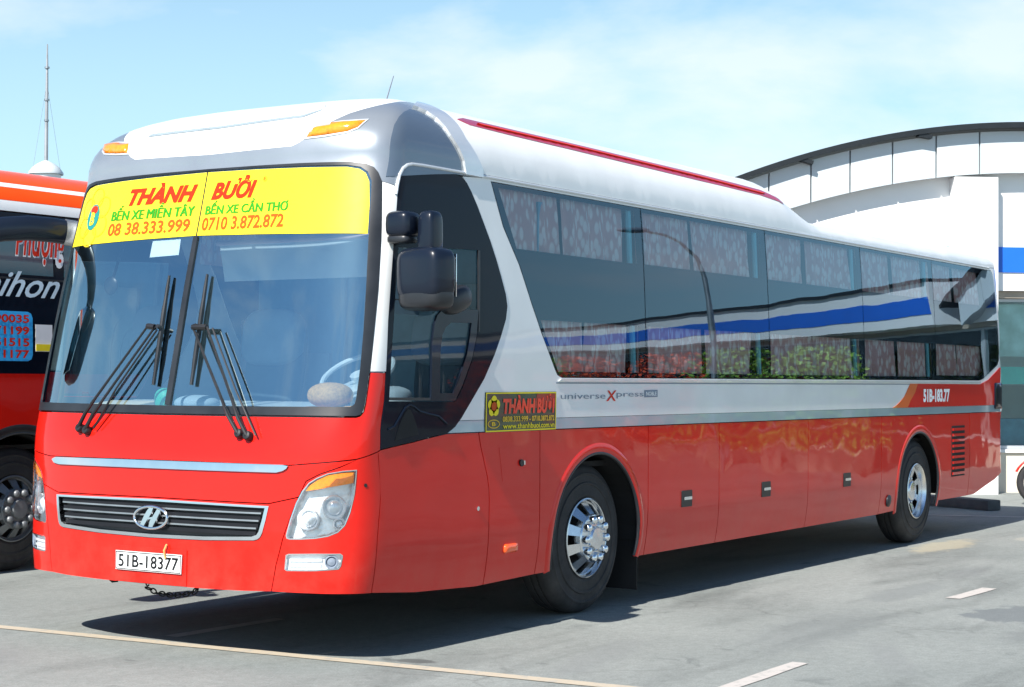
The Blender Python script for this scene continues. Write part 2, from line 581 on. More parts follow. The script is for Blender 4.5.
def S(t,v):
    sg=1 if t>=0 else -1; a=abs(t)
    if a<=T0:
        hw=float(np.interp(a,_s,_hw)); xb=float(np.interp(a,_s,_xx))
    elif a<=T1: hw=HW; xb=AF+a-T0
    elif a<=T2:
        al=(a-T1)/RR; hw=HW-RR+RR*math.cos(al); xb=LEN-RR+RR*math.sin(al)
    else: hw=HW-RR-(a-T2); xb=LEN
    z=min(v,ZT)
    ins=0.0
    if z>1.5: ins+=.055*((z-1.5)/1.3)**2
    if z<.7: ins+=.035*((.7-z)/.35)**2
    w=1-smooth(.35,2.2,xb)
    wr=smooth(LEN-2.5,LEN,xb)
    k=.32*smooth(.85,1.35,z)*(1-smooth(.5,2.2,xb))
    x=xb*(1-k)+rake(z)*w-wr*.06*max(0,(z-1.2)/1.6)
    hh=hw*(1-ins/HW)
    if v>ZT:
        ph=min((v-ZT)/VR,1)*math.pi/2
        c=max(math.cos(ph),0)**(2/PR); s=math.sin(ph)**(2/PR)
        xs=min(max(x,2.3),LEN-.9)
        x=xs+(x-xs)*c; hh=hh*c
        z=ZT+roofh(x)*s
    return (x,YC-sg*hh,z)

def N(t, v):
    e = 2e-3
    v = min(v, ZT + VR - 0.03)
    a = Vector(S(t + e, v)) - Vector(S(t - e, v))
    b = Vector(S(t, v + e)) - Vector(S(t, v - e))
    n = a.cross(b)
    if n.length < 1e-12: return Vector((0, 0, 1))
    return n.normalized()

def SP(t, v, off=0.0):
    return Vector(S(t, v)) + N(t, v) * off

def panel(name, outer, m, parent, holes=(), off=0.0, thick=0.012, step=(0.15, 0.15), gap=0.0, seg=None, bulge=0.0, xf=None):
    """a piece of the coach's skin, cut out along a polygon, with a folded edge"""
    outer = ccw(outer)
    if gap: outer = inset(outer, gap)
    seg = seg or min(step) * 0.8
    outer = densify(outer, seg)
    hs = [densify(ccw(h), seg) for h in holes]
    p2, tris = cdt(outer, hs, step)
    used = sorted({i for t_ in tris for i in t_})
    mp_ = {i: k for k, i in enumerate(used)}
    p2 = [p2[i] for i in used]
    tris = [tuple(mp_[i] for i in t_) for t_ in tris]
    nor = [N(*p) for p in p2]
    B = np.array(outer)
    ext = min(np.ptp(B[:, 0]), np.ptp(B[:, 1])) * 0.5
    vts = []
    for p, n_ in zip(p2, nor):
        o = off
        if bulge:
            d = float(np.min(np.hypot(B[:, 0] - p[0], B[:, 1] - p[1]))) / ext
            o += bulge * math.sqrt(max(0.0, 1 - (1 - min(d, 1)) ** 2))
        vts.append(Vector(S(*p)) + n_ * o)
    faces = list(tris)
    ln = [[nor[i] for i in t_] for t_ in tris]
    if thick > 0:
        cnt = {}
        for t_ in tris:
            for a, b in ((t_[0], t_[1]), (t_[1], t_[2]), (t_[2], t_[0])):
                cnt[(a, b)] = True
        inner = {}
        for (a, b) in list(cnt):
            if (b, a) in cnt: continue
            for i in (a, b):
                if i not in inner:
                    inner[i] = len(vts)
                    vts.append(vts[i] - nor[i] * thick)
            f = (b, a, inner[a], inner[b])
            fn = (vts[a] - vts[b]).cross(vts[inner[a]] - vts[b])
            fn = fn.normalized() if fn.length > 1e-12 else nor[a]
            faces.append(f)
            ln.append([fn] * 4)
    if xf is not None:
        vts = [xf @ v for v in vts]
    me = bpy.data.meshes.new(name)
    me.from_pydata([tuple(v) for v in vts], [], faces)
    me.materials.append(m)
    me.polygons.foreach_set("use_smooth", [True] * len(me.polygons))
    me.update()
    if not bulge and len(me.polygons) == len(faces):
        me.normals_split_custom_set([tuple(n_) for f in ln for n_ in f])
    return link(name, me, parent)

def text2d(body, size=1.0, shear=0.0, bold=0.0, space=1.0, align='LEFT', res=3):
    """the outlines of a line of writing as (verts, faces) in a plane"""
    cu = bpy.data.curves.new("writing", 'FONT')
    cu.body = body
    cu.size = size
    cu.shear = shear
    cu.offset = bold
    cu.space_character = space
    cu.align_x = align
    cu.resolution_u = res
    ob = bpy.data.objects.new("writing", cu)
    COL.objects.link(ob)
    dg = bpy.context.evaluated_depsgraph_get()
    me = bpy.data.meshes.new_from_object(ob.evaluated_get(dg))
    vs_ = [(v.co.x, v.co.y) for v in me.vertices]
    fs_ = [tuple(p.vertices) for p in me.polygons]
    bpy.data.objects.remove(ob)
    bpy.data.curves.remove(cu)
    bpy.data.meshes.remove(me)
    return vs_, fs_

def fit2d(vf, box, lean=0.0):
    """scale outlines into the box (x0, y0, x1, y1)"""
    vs_, fs_ = vf
    xs, ys = [v[0] for v in vs_], [v[1] for v in vs_]
    ax, bx, ay, by = min(xs), max(xs), min(ys), max(ys)
    x0, y0, x1, y1 = box
    return [(x0 + (x - ax) / (bx - ax) * (x1 - x0), y0 + (y - ay) / (by - ay) * (y1 - y0)) for x, y in vs_], fs_

def on_skin(name, items, m, parent, off=0.003, slope=0.0, t_ref=0.0, xf=None, lift=0.0):
    """lay flat outlines (t, v) on the coach's skin"""
    V_, F_ = [], []
    for it_, (vs_, fs_) in enumerate(items):
        k = len(V_)
        for (t, v) in vs_:
            p = SP(t, v + slope * (t - t_ref), off + lift * it_)
            V_.append(xf @ p if xf is not None else p)
        for f in fs_:
            f = tuple(i + k for i in f)
            F_.append(f)
    o = mesh_py(name, V_, F_, m, parent)
    return o

def ring2d(outer, inner):
    n = len(outer)
    return list(outer) + list(inner), [(i, (i + 1) % n, n + (i + 1) % n, n + i) for i in range(n)]

def disc2d(cx, cy, rx, ry, n=24):
    return [(cx + rx * math.cos(2 * PI * k / n), cy + ry * math.sin(2 * PI * k / n)) for k in range(n)], [tuple(range(n))]
# ---------------------------------------------------------------- ground, painted lines
STAINS = [
    (4.55, -2.42, 0.48, 0.36, 0.0, (0.10, 0.115, 0.125), .12, .85),
    (9.15, -0.30, 0.75, 0.20, 0.05, (0.40, 0.35, 0.24), .30, .75),
    (10.5, -0.75, 0.40, 0.13, 0.05, (0.38, 0.36, 0.30), .30, .6),
    (0.62, -0.16, 0.06, 0.15, 0.3, (0.05, 0.05, 0.05), .2, .9),
    (5.30, -1.30, 0.75, 0.16, 0.0, (0.16, 0.175, 0.175), .35, .6),
    (3.10, -1.55, 0.95, 0.30, 0.1, (0.15, 0.165, 0.165), .5, .55),
    (3.55, -2.75, 0.30, 0.16, 0.2, (0.13, 0.14, 0.14), .3, .6),
    (6.90, -1.25, 0.50, 0.13, 0.0, (0.16, 0.17, 0.17), .4, .55),
    (2.30, -2.30, 0.60, 0.10, 0.5, (0.17, 0.18, 0.18), .4, .5),
    (1.30, -0.95, 0.70, 0.12, 0.2, (0.17, 0.18, 0.18), .4, .45),
    (-1.2, -0.60, 0.60, 0.35, 0.7, (0.16, 0.17, 0.17), .5, .45),
    (-0.6, 1.90, 0.50, 0.20, 0.9, (0.17, 0.18, 0.18), .5, .45),
]

def ground_mat():
    m, n, l, b = mat_new("worn_concrete_tarmac")
    t = n.new("ShaderNodeTexCoord")
    def noise(sc, det, rough=0.55, dist=0.0, vec=None):
        z = n.new("ShaderNodeTexNoise")
        z.inputs["Scale"].default_value = sc
        z.inputs["Detail"].default_value = det
        z.inputs["Roughness"].default_value = rough
        z.inputs["Distortion"].default_value = dist
        l.new(vec if vec is not None else t.outputs["Object"], z.inputs["Vector"])
        return z.outputs["Fac"]
    def ramp(f, p0, c0, p1, c1):
        r = n.new("ShaderNodeValToRGB")
        r.color_ramp.elements[0].position = p0
        r.color_ramp.elements[0].color = rgb(c0)
        r.color_ramp.elements[1].position = p1
        r.color_ramp.elements[1].color = rgb(c1)
        l.new(f, r.inputs["Fac"])
        return r.outputs["Color"]
    def mul(a, b_, f=1.0, mode='MULTIPLY'):
        x = n.new("ShaderNodeMix")
        x.data_type = 'RGBA'
        x.blend_type = mode
        x.inputs["Factor"].default_value = f
        l.new(a, x.inputs["A"]); l.new(b_, x.inputs["B"])
        return x.outputs["Result"]
    base = ramp(noise(0.55, 6, 0.6, 0.3), 0.3, (0.195, 0.213, 0.203), 0.72, (0.262, 0.280, 0.265))
    mp_ = n.new("ShaderNodeMapping")
    mp_.inputs["Scale"].default_value = (0.35, 1.6, 1.0)
    mp_.inputs["Rotation"].default_value = (0, 0, 0.12)
    l.new(t.outputs["Object"], mp_.inputs["Vector"])
    streak = ramp(noise(1.0, 6, 0.62, 0.4, mp_.outputs["Vector"]), 0.50, (1, 1, 1), 0.74, (0.60, 0.61, 0.61))
    c = mul(base, streak)
    grit = ramp(noise(85, 4, 0.75), 0.30, (0.70, 0.70, 0.70), 0.70, (1.20, 1.20, 1.20))
    c = mul(c, grit)
    c = mul(c, ramp(noise(17, 5, 0.7, 0.2), 0.30, (0.84, 0.84, 0.84), 0.70, (1.13, 1.13, 1.13)))
    spots = ramp(noise(2.7, 4, 0.55, 0.8), 0.64, (1, 1, 1), 0.72, (0.70, 0.71, 0.72))
    c = mul(c, spots)
    vo = n.new("ShaderNodeTexVoronoi")
    vo.feature = 'DISTANCE_TO_EDGE'
    vo.inputs["Scale"].default_value = 0.42
    di = n.new("ShaderNodeMix")
    di.data_type = 'RGBA'
    di.blend_type = 'ADD'
    di.inputs["Factor"].default_value = 0.55
    nn = n.new("ShaderNodeTexNoise")
    nn.inputs["Scale"].default_value = 1.6
    nn.inputs["Detail"].default_value = 6
    l.new(t.outputs["Object"], nn.inputs["Vector"])
    l.new(t.outputs["Object"], di.inputs["A"]); l.new(nn.outputs["Color"], di.inputs["B"])
    l.new(di.outputs["Result"], vo.inputs["Vector"])
    crack = ramp(vo.outputs["Distance"], 0.0, (0.72, 0.72, 0.72), 0.006, (1, 1, 1))
    cm = n.new("ShaderNodeMix")
    cm.data_type = 'RGBA'
    cm.blend_type = 'MULTIPLY'
    msk = ramp(noise(0.4, 2), 0.5, (0, 0, 0), 0.62, (0.8, 0.8, 0.8))
    l.new(msk, cm.inputs["Factor"]); l.new(c, cm.inputs["A"]); l.new(crack, cm.inputs["B"])
    res = cm.outputs["Result"]
    # spills, patches and an old yellowish mark, each with a ragged outline of its own
    wob = noise(5.5, 5, 0.6)
    for (x, y, rx, ry, ang, col, soft, amt) in STAINS:
        m1 = n.new("ShaderNodeMapping")
        m1.vector_type = 'TEXTURE'
        m1.inputs["Location"].default_value = (x, y, 0)
        m1.inputs["Rotation"].default_value = (0, 0, ang)
        m1.inputs["Scale"].default_value = (rx, ry, 1)
        l.new(t.outputs["Object"], m1.inputs["Vector"])
        le = n.new("ShaderNodeVectorMath")
        le.operation = 'LENGTH'
        l.new(m1.outputs["Vector"], le.inputs[0])
        ad = n.new("ShaderNodeMath")
        ad.operation = 'MULTIPLY_ADD'
        l.new(wob, ad.inputs[0])
        ad.inputs[1].default_value = 1.7
        l.new(le.outputs["Value"], ad.inputs[2])
        mr = n.new("ShaderNodeMapRange")
        mr.interpolation_type = 'SMOOTHSTEP'
        mr.inputs["From Min"].default_value = 1.85 - soft
        mr.inputs["From Max"].default_value = 1.85 + soft
        mr.inputs["To Min"].default_value = amt * 0.75
        mr.inputs["To Max"].default_value = 0.0
        l.new(ad.outputs["Value"], mr.inputs["Value"])
        mx_ = n.new("ShaderNodeMix")
        mx_.data_type = 'RGBA'
        l.new(mr.outputs["Result"], mx_.inputs["Factor"])
        l.new(res, mx_.inputs["A"])
        mx_.inputs["B"].default_value = rgb(col)
        res = mx_.outputs["Result"]
    l.new(res, b.inputs["Base Color"])
    b.inputs["Roughness"].default_value = 0.85
    bp = n.new("ShaderNodeBump")
    bp.inputs["Strength"].default_value = 0.35
    bp.inputs["Distance"].default_value = 0.01
    l.new(noise(110, 4, 0.7), bp.inputs["Height"])
    l.new(bp.outputs["Normal"], b.inputs["Normal"])
    return m

g = 900.0
gr = mesh_py("ground", [(-g, -g, 0), (g, -g, 0), (g, g, 0), (-g, g, 0)], [(0, 1, 2, 3)], ground_mat())
tag(gr, kind='structure')

def worn_paint(name, col, wear=0.45):
    m, n, l, b = mat_new(name)
    t = n.new("ShaderNodeTexCoord")
    z = n.new("ShaderNodeTexNoise")
    z.inputs["Scale"].default_value = 14
    z.inputs["Detail"].default_value = 8
    z.inputs["Roughness"].default_value = 0.7
    l.new(t.outputs["Object"], z.inputs["Vector"])
    r = n.new("ShaderNodeValToRGB")
    r.color_ramp.elements[0].position = wear - 0.10
    r.color_ramp.elements[0].color = (0.30, 0.30, 0.28, 1)
    r.color_ramp.elements[1].position = wear + 0.06
    r.color_ramp.elements[1].color = rgb(col)
    l.new(z.outputs["Fac"], r.inputs["Fac"])
    l.new(r.outputs["Color"], b.inputs["Base Color"])
    b.inputs["Roughness"].default_value = 0.8
    return m
M['lane'] = worn_paint("worn_line_paint", (0.44, 0.38, 0.29), 0.43)
M['lane2'] = worn_paint("white_line_paint", (0.46, 0.43, 0.40), 0.42)

def road_line(a, b, w, m):
    a, b = Vector((a[0], a[1], 0.004)), Vector((b[0], b[1], 0.004))
    d = (b - a).normalized()
    s_ = Vector((-d.y, d.x, 0)) * w * 0.5
    k = max(1, int((b - a).length / 0.25))
    rnd = random.Random(int(a.x * 100 + b.y * 10))
    L, R = [], []
    for i in range(k + 1):
        p = a.lerp(b, i / k)
        L.append(p + s_ * (1 + rnd.uniform(-.1, .1)))
        R.append(p - s_ * (1 + rnd.uniform(-.1, .1)))
    V_ = L + R
    F_ = [(i + 1, i, k + 1 + i, k + 2 + i) for i in range(k)]
    o = mesh_py("road_marking", V_, F_, m)
    tag(o, kind='structure')

road_line((-0.20, 8.8), (0.85, -6.2), 0.105, M['lane'])
road_line((0.53, 1.58), (1.52, 1.555), 0.10, M['lane2'])
road_line((0.62, -2.0), (1.78, -1.985), 0.10, M['lane2'])
road_line((5.14, -1.725), (5.92, -1.755), 0.11, M['lane2'])
road_line((5.05, 5.2), (6.0, 5.16), 0.12, M['lane2'])
road_line((5.08, -5.3), (5.98, -5.34), 0.12, M['lane2'])
road_line((0.55, -5.5), (1.85, -5.5), 0.11, M['lane2'])
road_line((11.9, 3.7), (14.0, -2.0), 0.10, M['lane2'])

# ---------------------------------------------------------------- terminal building
BP = Vector((17.3, 1.6, 0))
BD = Vector((-.617, .787, 0)).normalized()         # along the front, towards the left of the photo
BI = Vector((.787, .617, 0)).normalized()          # into the building
def bpt(k, d, z):
    return BP + BD * k + BI * d + Vector((0, 0, z))

M['bwhite'] = simple("white_cladding", (0.80, 0.80, 0.79), 0.55, var=0.03, scale=1.5)
M['bpanel'] = simple("pale_grey_cladding", (0.52, 0.57, 0.59), 0.45, var=0.04, scale=1.2)
M['bblue'] = simple("blue_fascia", (0.010, 0.13, 0.62), 0.4, var=0.05, scale=2)
M['broof'] = simple("dark_roof_sheet", (0.008, 0.011, 0.014), 0.5, var=0.15)
M['bcream'] = simple("cream_render", (0.66, 0.60, 0.50), 0.8, var=0.06, scale=3)
M['bsoffit'] = simple("brown_soffit", (0.36, 0.31, 0.25), 0.7, var=0.1)
M['bglass'] = glass("shop_glass", (0.84, 0.93, 0.93), 1.5, 1.0, 0.04, 0.6)
M['bframe'] = simple("window_frame_grey", (0.50, 0.53, 0.55), 0.4, 0.4, var=0.06)
M['bin'] = simple("shop_interior", (0.75, 0.86, 0.86), 0.8, var=0.3, scale=0.8)
M['bteal'] = simple("teal_board", (0.08, 0.72, 0.60), 0.6, var=0.1)
M['bgreen'] = simple("green_board", (0.66, 0.82, 0.72), 0.6, var=0.3, scale=4)
M['bred'] = simple("red_board", (0.55, 0.03, 0.02), 0.6, var=0.1)

bld = thing("terminal_building", "white station building with a dark arched roof edge and a blue band, behind the coach", "building", BP)
bld.rotation_euler = (0, 0, math.atan2(BD.y, BD.x))
# local axes: x along BD, y into the building is -BI.. (x rotated 90 deg), so depth d -> local y = -d
def L(k, d, z): return Vector((k, -d, z))
KP, R2 = -0.42, 22.2
def arch(k, dz=0.0): return 5.24 - (k - KP) ** 2 / R2 + dz
def boxb(mb, k0, k1, d0, d1, z0, z1):
    mb.box(L((k0 + k1) / 2, (d0 + d1) / 2, (z0 + z1) / 2), (abs(k1 - k0), abs(d1 - d0), abs(z1 - z0)))
    return mb
KA, KB = -6.6, 5.76      # ends of the arch
# the roof shell, running back from the front
V_, F_ = [], []
ks = [KA - .35 + (KB - KA + .7) * i / 60 for i in range(61)]
for k in ks:
    for (d, z) in ((-.16, 0.0), (5, 0.0), (5, -.075), (-.16, -.075)):
        V_.append(L(k, d, arch(k) + z))
for i in range(60):
    for j in range(4):
        F_.append((i * 4 + j, i * 4 + (j + 1) % 4, i * 4 + 4 + (j + 1) % 4, i * 4 + 4 + j))
F_ += [(0, 1, 2, 3), (240, 243, 242, 241)]
mesh_py("arched_roof", V_, F_, M['broof'], bld)
for k in (4.6, 2.9, 1.2, -.5, -2.2, -3.9, -5.6):
    brk = MB().box(L(k, -.075, arch(k) - .10), (.20, .14, .05), rot=Matrix.Rotation(math.atan(-2 * (k - KP) / R2), 4, 'Y'))
    brk.build("roof_bracket", M['broof'], bld)
# curved panel band under the roof, one mesh with open joints between the sheets
V_, F_ = [], []
joints = [KA, -5.8, -5.1, -4.4, -3.7, -3.0, -2.35, -1.7, -1.08, -.3, .37, 1.0, 1.63, 2.24, 2.8, 3.4, 4.0, 4.6, 5.2, KB]
for a, b in zip(joints[:-1], joints[1:]):
    n0 = len(V_)
    for i in range(5):
        k = a + .012 + (b - a - .024) * i / 4
        for (d, z) in ((0, arch(k) - .11), (.06, arch(k) - .11), (.06, arch(k) - .70), (0, arch(k) - .70)):
            V_.append(L(k, d, z))
    for i in range(4):
        for j in range(4):
            q = n0 + i * 4
            F_.append((q + j, q + (j + 1) % 4, q + 4 + (j + 1) % 4, q + 4 + j))
    F_ += [(n0, n0 + 3, n0 + 2, n0 + 1), (n0 + 16, n0 + 17, n0 + 18, n0 + 19)]
mesh_py("panel_band", V_, F_, M['bpanel'], bld)
# backing of the band, and the recessed wall below it
V_, F_ = [], []
for i in range(61):
    k = KA + (KB - KA) * i / 60
    V_ += [L(k, .07, arch(k) - .105), L(k, .07, arch(k) - .67), L(k, .24, arch(k) - .67)]
for i in range(60):
    F_ += [(i * 3, i * 3 + 3, i * 3 + 4, i * 3 + 1), (i * 3 + 1, i * 3 + 4, i * 3 + 5, i * 3 + 2)]
mesh_py("panel_backing", V_, F_, M['bframe'], bld)
V_, F_ = [], []
for i in range(61):
    k = KA + (KB - KA) * i / 60
    V_ += [L(k, .22, arch(k) - .60), L(k, .22, 2.88), L(k, .55, 2.88)]
for i in range(60):
    F_ += [(i * 3, i * 3 + 3, i * 3 + 4, i * 3 + 1), (i * 3 + 1, i * 3 + 4, i * 3 + 5, i * 3 + 2)]
mesh_py("upper_wall", V_, F_, M['bwhite'], bld)
colm = MB()
boxb(colm, .10, .73, 0.0, .30, 0.0, 4.47)
colm.build("column", M['bwhite'], bld, smooth=False)
colm = MB()
boxb(colm, KB - .73, KB - .1, 0.0, .30, 0.0, 3.2)
colm.build("column", M['bwhite'], bld, smooth=False)
bl = MB()
boxb(bl, KA + .02, .095, .20, .215, 3.14, 3.50)
boxb(bl, .735, KB - .74, .20, .215, 3.14, 3.50)
bl.build("blue_band", M['bblue'], bld, smooth=False)
# ground floor: low wall, shop windows
KW = -72.0
wl_ = MB()
boxb(wl_, -6.5, .095, .36, .52, 0, .57)
boxb(wl_, .735, KB, .36, .52, 0, .57)
wl_.build("low_wall", M['bcream'], bld, smooth=False)
wl_ = MB()
boxb(wl_, -6.5, .095, .32, .56, .573, .62)
boxb(wl_, .735, KB, .32, .56, .573, .62)
wl_.build("sill", M['bwhite'], bld, smooth=False)
tw = MB()
boxb(tw, KW, -6.52, .36, .52, 0, .60)
tw.build("dark_plinth", simple("plinth_shade_red", (.10, .018, .014), .6, var=.2), bld, smooth=False)  # colour darkened so the coach's side mirrors a shaded base
hd = MB()
boxb(hd, KW, .095, .30, .58, 2.78, 2.876)
boxb(hd, .735, KB, .30, .58, 2.78, 2.876)
hd.build("soffit", M['bsoffit'], bld, smooth=False)
edges_ = [-71.9 + 2.9 * i for i in range(22)] + [-6.6, -5.0, -3.4, -1.7, .09]
for a, b in zip(edges_[:-1], edges_[1:]):
    if b - a < .4: continue
    f = MB()
    for (k0, k1, z0, z1) in ((a, a + .045, .625, 2.775), (b - .045, b, .625, 2.775), (a + .048, b - .048, .625, .67), (a + .048, b - .048, 2.73, 2.775)):
        boxb(f, k0, k1, .40, .46, z0, z1)
    w = f.build("shop_window", M['bframe'], bld, smooth=False)
    p = MB()
    boxb(p, a + .05, b - .05, .425, .435, .675, 2.725)
    p.build("pane", M['bglass'], w, smooth=False)
for a, b in ((.74, 2.4), (2.4, 4.1), (4.1, KB - .74)):
    f = MB()
    for (k0, k1, z0, z1) in ((a, a + .045, .625, 2.775), (b - .045, b, .625, 2.775), (a + .048, b - .048, .625, .67), (a + .048, b - .048, 2.73, 2.775)):
        boxb(f, k0, k1, .40, .46, z0, z1)
    w = f.build("shop_window", M['bframe'], bld, smooth=False)
    p = MB()
    boxb(p, a + .05, b - .05, .425, .435, .675, 2.725)
    p.build("pane", M['bglass'], w, smooth=False)
inn = MB()
boxb(inn, KW, KB, 3.4, 3.5, 0, 2.9)
boxb(inn, KW, KB, .6, 3.4, 2.90, 2.96)
boxb(inn, KW, KB, .53, 3.4, .0, .05)
inn.build("shop_room", M['bin'], bld, smooth=False)
sh = MB()
for i in range(33):
    k = .0 - i * 2.1
    boxb(sh, k - 2.05, k, .50, .53, 1.55, 1.80)
sh.build("teal_sign_board", M['bteal'], bld, smooth=False)
sh = MB()
for i in range(33):
    k = .0 - i * 2.1
    boxb(sh, k - 1.5, k - .1, .56, .58, 1.95, 2.7)
sh.build("green_poster_board", M['bgreen'], bld, smooth=False)
sh = MB()
for i in range(33):
    k = .0 - i * 2.1
    boxb(sh, k - 1.2, k - .1, .62, 1.1, .1, 1.05)
sh.build("shop_counter", simple("counter_blue", (.10, .34, .46), .5, var=.2), bld, smooth=False)
# the lower flat-roofed wing to the right
fl = MB()
boxb(fl, KW, KA - .36, -.30, 8, 2.88, 3.82)
fl.build("wing_fascia", M['bwhite'], bld, smooth=False)
fl = MB()
boxb(fl, KW - .1, KA - .37, -.315, -.302, 3.12, 3.50)
fl.build("blue_band", M['bblue'], bld, smooth=False)
fl = MB()
boxb(fl, KW - .2, KA - .36, -.38, 8.2, 3.823, 3.90)
fl.build("wing_roof", M['broof'], bld, smooth=False)
fl = MB()
boxb(fl, KB - .1, KB, .31, 5, 0, 3.2)
boxb(fl, KA, KA + .1, .60, 5, 2.97, 3.2)
boxb(fl, KW - .1, KW, .31, 8, 0, 2.87)
boxb(fl, KW, KB, 4.9, 4.99, 0, 2.8)
fl.build("side_wall", M['bcream'], bld, smooth=False)

ks_ = MB()
a_, b_ = Vector((14.05, .74, 0)), Vector((14.80, 2.20, 0))
d_ = b_ - a_
ks_.box((a_ + b_) / 2 + Vector((0, 0, .065)), (d_.length, .22, .13), rz=math.atan2(d_.y, d_.x), bev=.02)
o = ks_.build("wheel_stop", simple("dark_concrete", (0.10, 0.10, 0.10), .85, var=.25), None)
tag(o, "low dark concrete wheel stop on the ground behind the coach", "wheel stop")
# ---------------------------------------------------------------- shared coach pieces
ROUND = lambda c, r, h, n=40: [(c[0] + r * math.cos(2 * PI * k / n), max(h, c[1] + r * math.sin(2 * PI * k / n))) for k in range(n)]

def arch_hole(tc, r, cv, low=0.2, n=28):
    p = [(tc - r * 1.02, low)]
    a0 = math.asin(max(-1, (0.34 - cv) / r))
    for i in range(n + 1):
        q = PI - a0 + (2 * a0 - PI) * i / n
        p.append((tc + r * math.cos(q), cv + r * math.sin(q)))
    p.append((tc + r * 1.02, low))
    return p

def arch_lip(name, tc, r, cv, m, parent):
    prof = [(r + .001, .0005), (r + .008, .004), (r + .03, .005), (r + .058, .003), (r + .070, -.003)]
    a0 = math.asin((0.345 - cv) / r)
    n = 44
    V_, F_ = [], []
    for i in range(n + 1):
        q = PI - a0 + (2 * a0 - PI) * i / n
        for (rr, o) in prof:
            V_.append(SP(tc + rr * math.cos(q), cv + rr * math.sin(q), o))
    k = len(prof)
    for i in range(n):
        for j in range(k - 1):
            F_.append((i * k + j, i * k + j + 1, (i + 1) * k + j + 1, (i + 1) * k + j))
    mb = MB().add(V_, F_)
    edge = []
    for i in range(n + 1):
        q = PI - a0 + (2 * a0 - PI) * i / n
        edge.append(SP(tc + (r - .004) * math.cos(q), cv + (r - .004) * math.sin(q), -.008))
    o = mb.build(name, m, parent, auto=50)
    MB().tube(edge, .013, 8).build("arch_edge", M['rubber'], o)
    return o

def spoke_face(mb, r0, r1, n, w0, w1, zf, th=.02, y0=0.0):
    """n flat spokes between two radii, zf(r) gives the outward height (towards -y)"""
    for i in range(n):
        q = 2 * PI * (i + .5) / n
        V_ = []
        K = 5
        for j in range(K + 1):
            r = r0 + (r1 - r0) * j / K
            w = w0 + (w1 - w0) * j / K
            for s_ in (-1, 1):
                a = q + s_ * w / r
                V_.append((r * math.cos(a), y0 - zf(r), r * math.sin(a)))
            for s_ in (1, -1):
                a = q + s_ * w / r * .9
                V_.append((r * math.cos(a), y0 - zf(r) + th, r * math.sin(a)))
        F_ = []
        for j in range(K):
            for s_ in range(4):
                F_.append((j * 4 + s_, j * 4 + (s_ + 1) % 4, j * 4 + 4 + (s_ + 1) % 4, j * 4 + 4 + s_))
        mb.add(V_, F_)

def make_wheel(root, x, y, kind, flip=1, rim='rim'):
    """kind 'front': convex disc with ten chrome lug caps, 'rear': deep dish"""
    R = .508
    w = bpy.data.objects.new("wheel", None)
    COL.objects.link(w)
    w.parent = root
    w.location = (x, y, R)
    if flip < 0: w.rotation_euler = (0, 0, PI)
    w.empty_display_size = .1
    q_ = R / .515
    t = MB()
    t.lathe([(r * q_, h) for r, h in [(.262, .03), (.270, .012), (.295, .0), (.33, .004), (.36, .006), (.366, .000), (.378, .000), (.384, .008), (.40, .010), (.428, .011), (.434, .006), (.442, .006), (.448, .012), (.462, .016), (.480, .024), (.497, .040), (.510, .060), (.515, .085), (.515, .105), (.503, .107), (.503, .117), (.515, .119), (.515, .155), (.503, .157), (.503, .167), (.515, .169), (.515, .20), (.505, .235), (.47, .265), (.38, .285), (.262, .27)]], seg=72)
    t.build("tyre", M['tyre'], w, auto=30)
    r = MB()
    k = .905
    sc_ = lambda P: [(a * k, c) for a, c in P]
    lug_m = M['chrome' if rim == 'rim' else rim]
    b = MB()
    lug = MB()
    if kind == 'front':
        r.lathe(sc_([(.288, .03), (.294, .006), (.297, -.004), (.288, -.008), (.280, .0), (.274, .02), (.262, .026), (.262, .09)]), seg=72)
        spoke_face(r, .175 * k, .266 * k, 10, .027, .040, lambda rr: -.020 + .070 * (.266 * k - rr) / (.091 * k), .02)
        r.lathe(sc_([(.182, .0), (.182, -.046), (.174, -.056), (.145, -.062), (.095, -.066), (.088, -.080), (.078, -.088), (.0, -.092)]), seg=60)
        b.lathe([(.245, .105), (.0, .10)], seg=40)
        prof, lr = [(.029, -.050), (.029, -.084), (.025, -.096), (.014, -.102), (.0, -.104)], .146 * k
    else:
        r.lathe(sc_([(.288, .03), (.294, .006), (.297, -.004), (.288, -.008), (.280, .004), (.274, .035), (.268, .055), (.250, .062)]), seg=72)
        spoke_face(r, .13 * k, .252 * k, 8, .020, .034, lambda rr: -.058 - .02 * (.252 * k - rr) / .1, .02)
        r.lathe(sc_([(.145, .11), (.145, .078), (.120, .074), (.112, .045), (.104, .036), (.09, .032), (.0, .030)]), seg=60)
        b.lathe([(.245, .15), (.0, .15)], seg=40)
        prof, lr = [(.013, .085), (.013, .060), (.0, .056)], .132 * k
    ro = r.build("rim", M[rim], w, auto=35)
    b.build("brake_drum", M['under'], w)
    lug.lathe(prof, seg=14)
    first = lug.build("lug_cap", lug_m, w, auto=45)
    for i in range(10):
        q = 2 * PI * i / 10
        o = first if i == 0 else first.copy()
        if i: COL.objects.link(o)
        o.parent = w
        o.location = (lr * math.cos(q), 0, lr * math.sin(q))
    return w

XF, XR = 2.91, 9.29
TF, TR = XF + T0 - AF, 10.235
RF, CF, RRr, CR = .59, .497, .575, .515

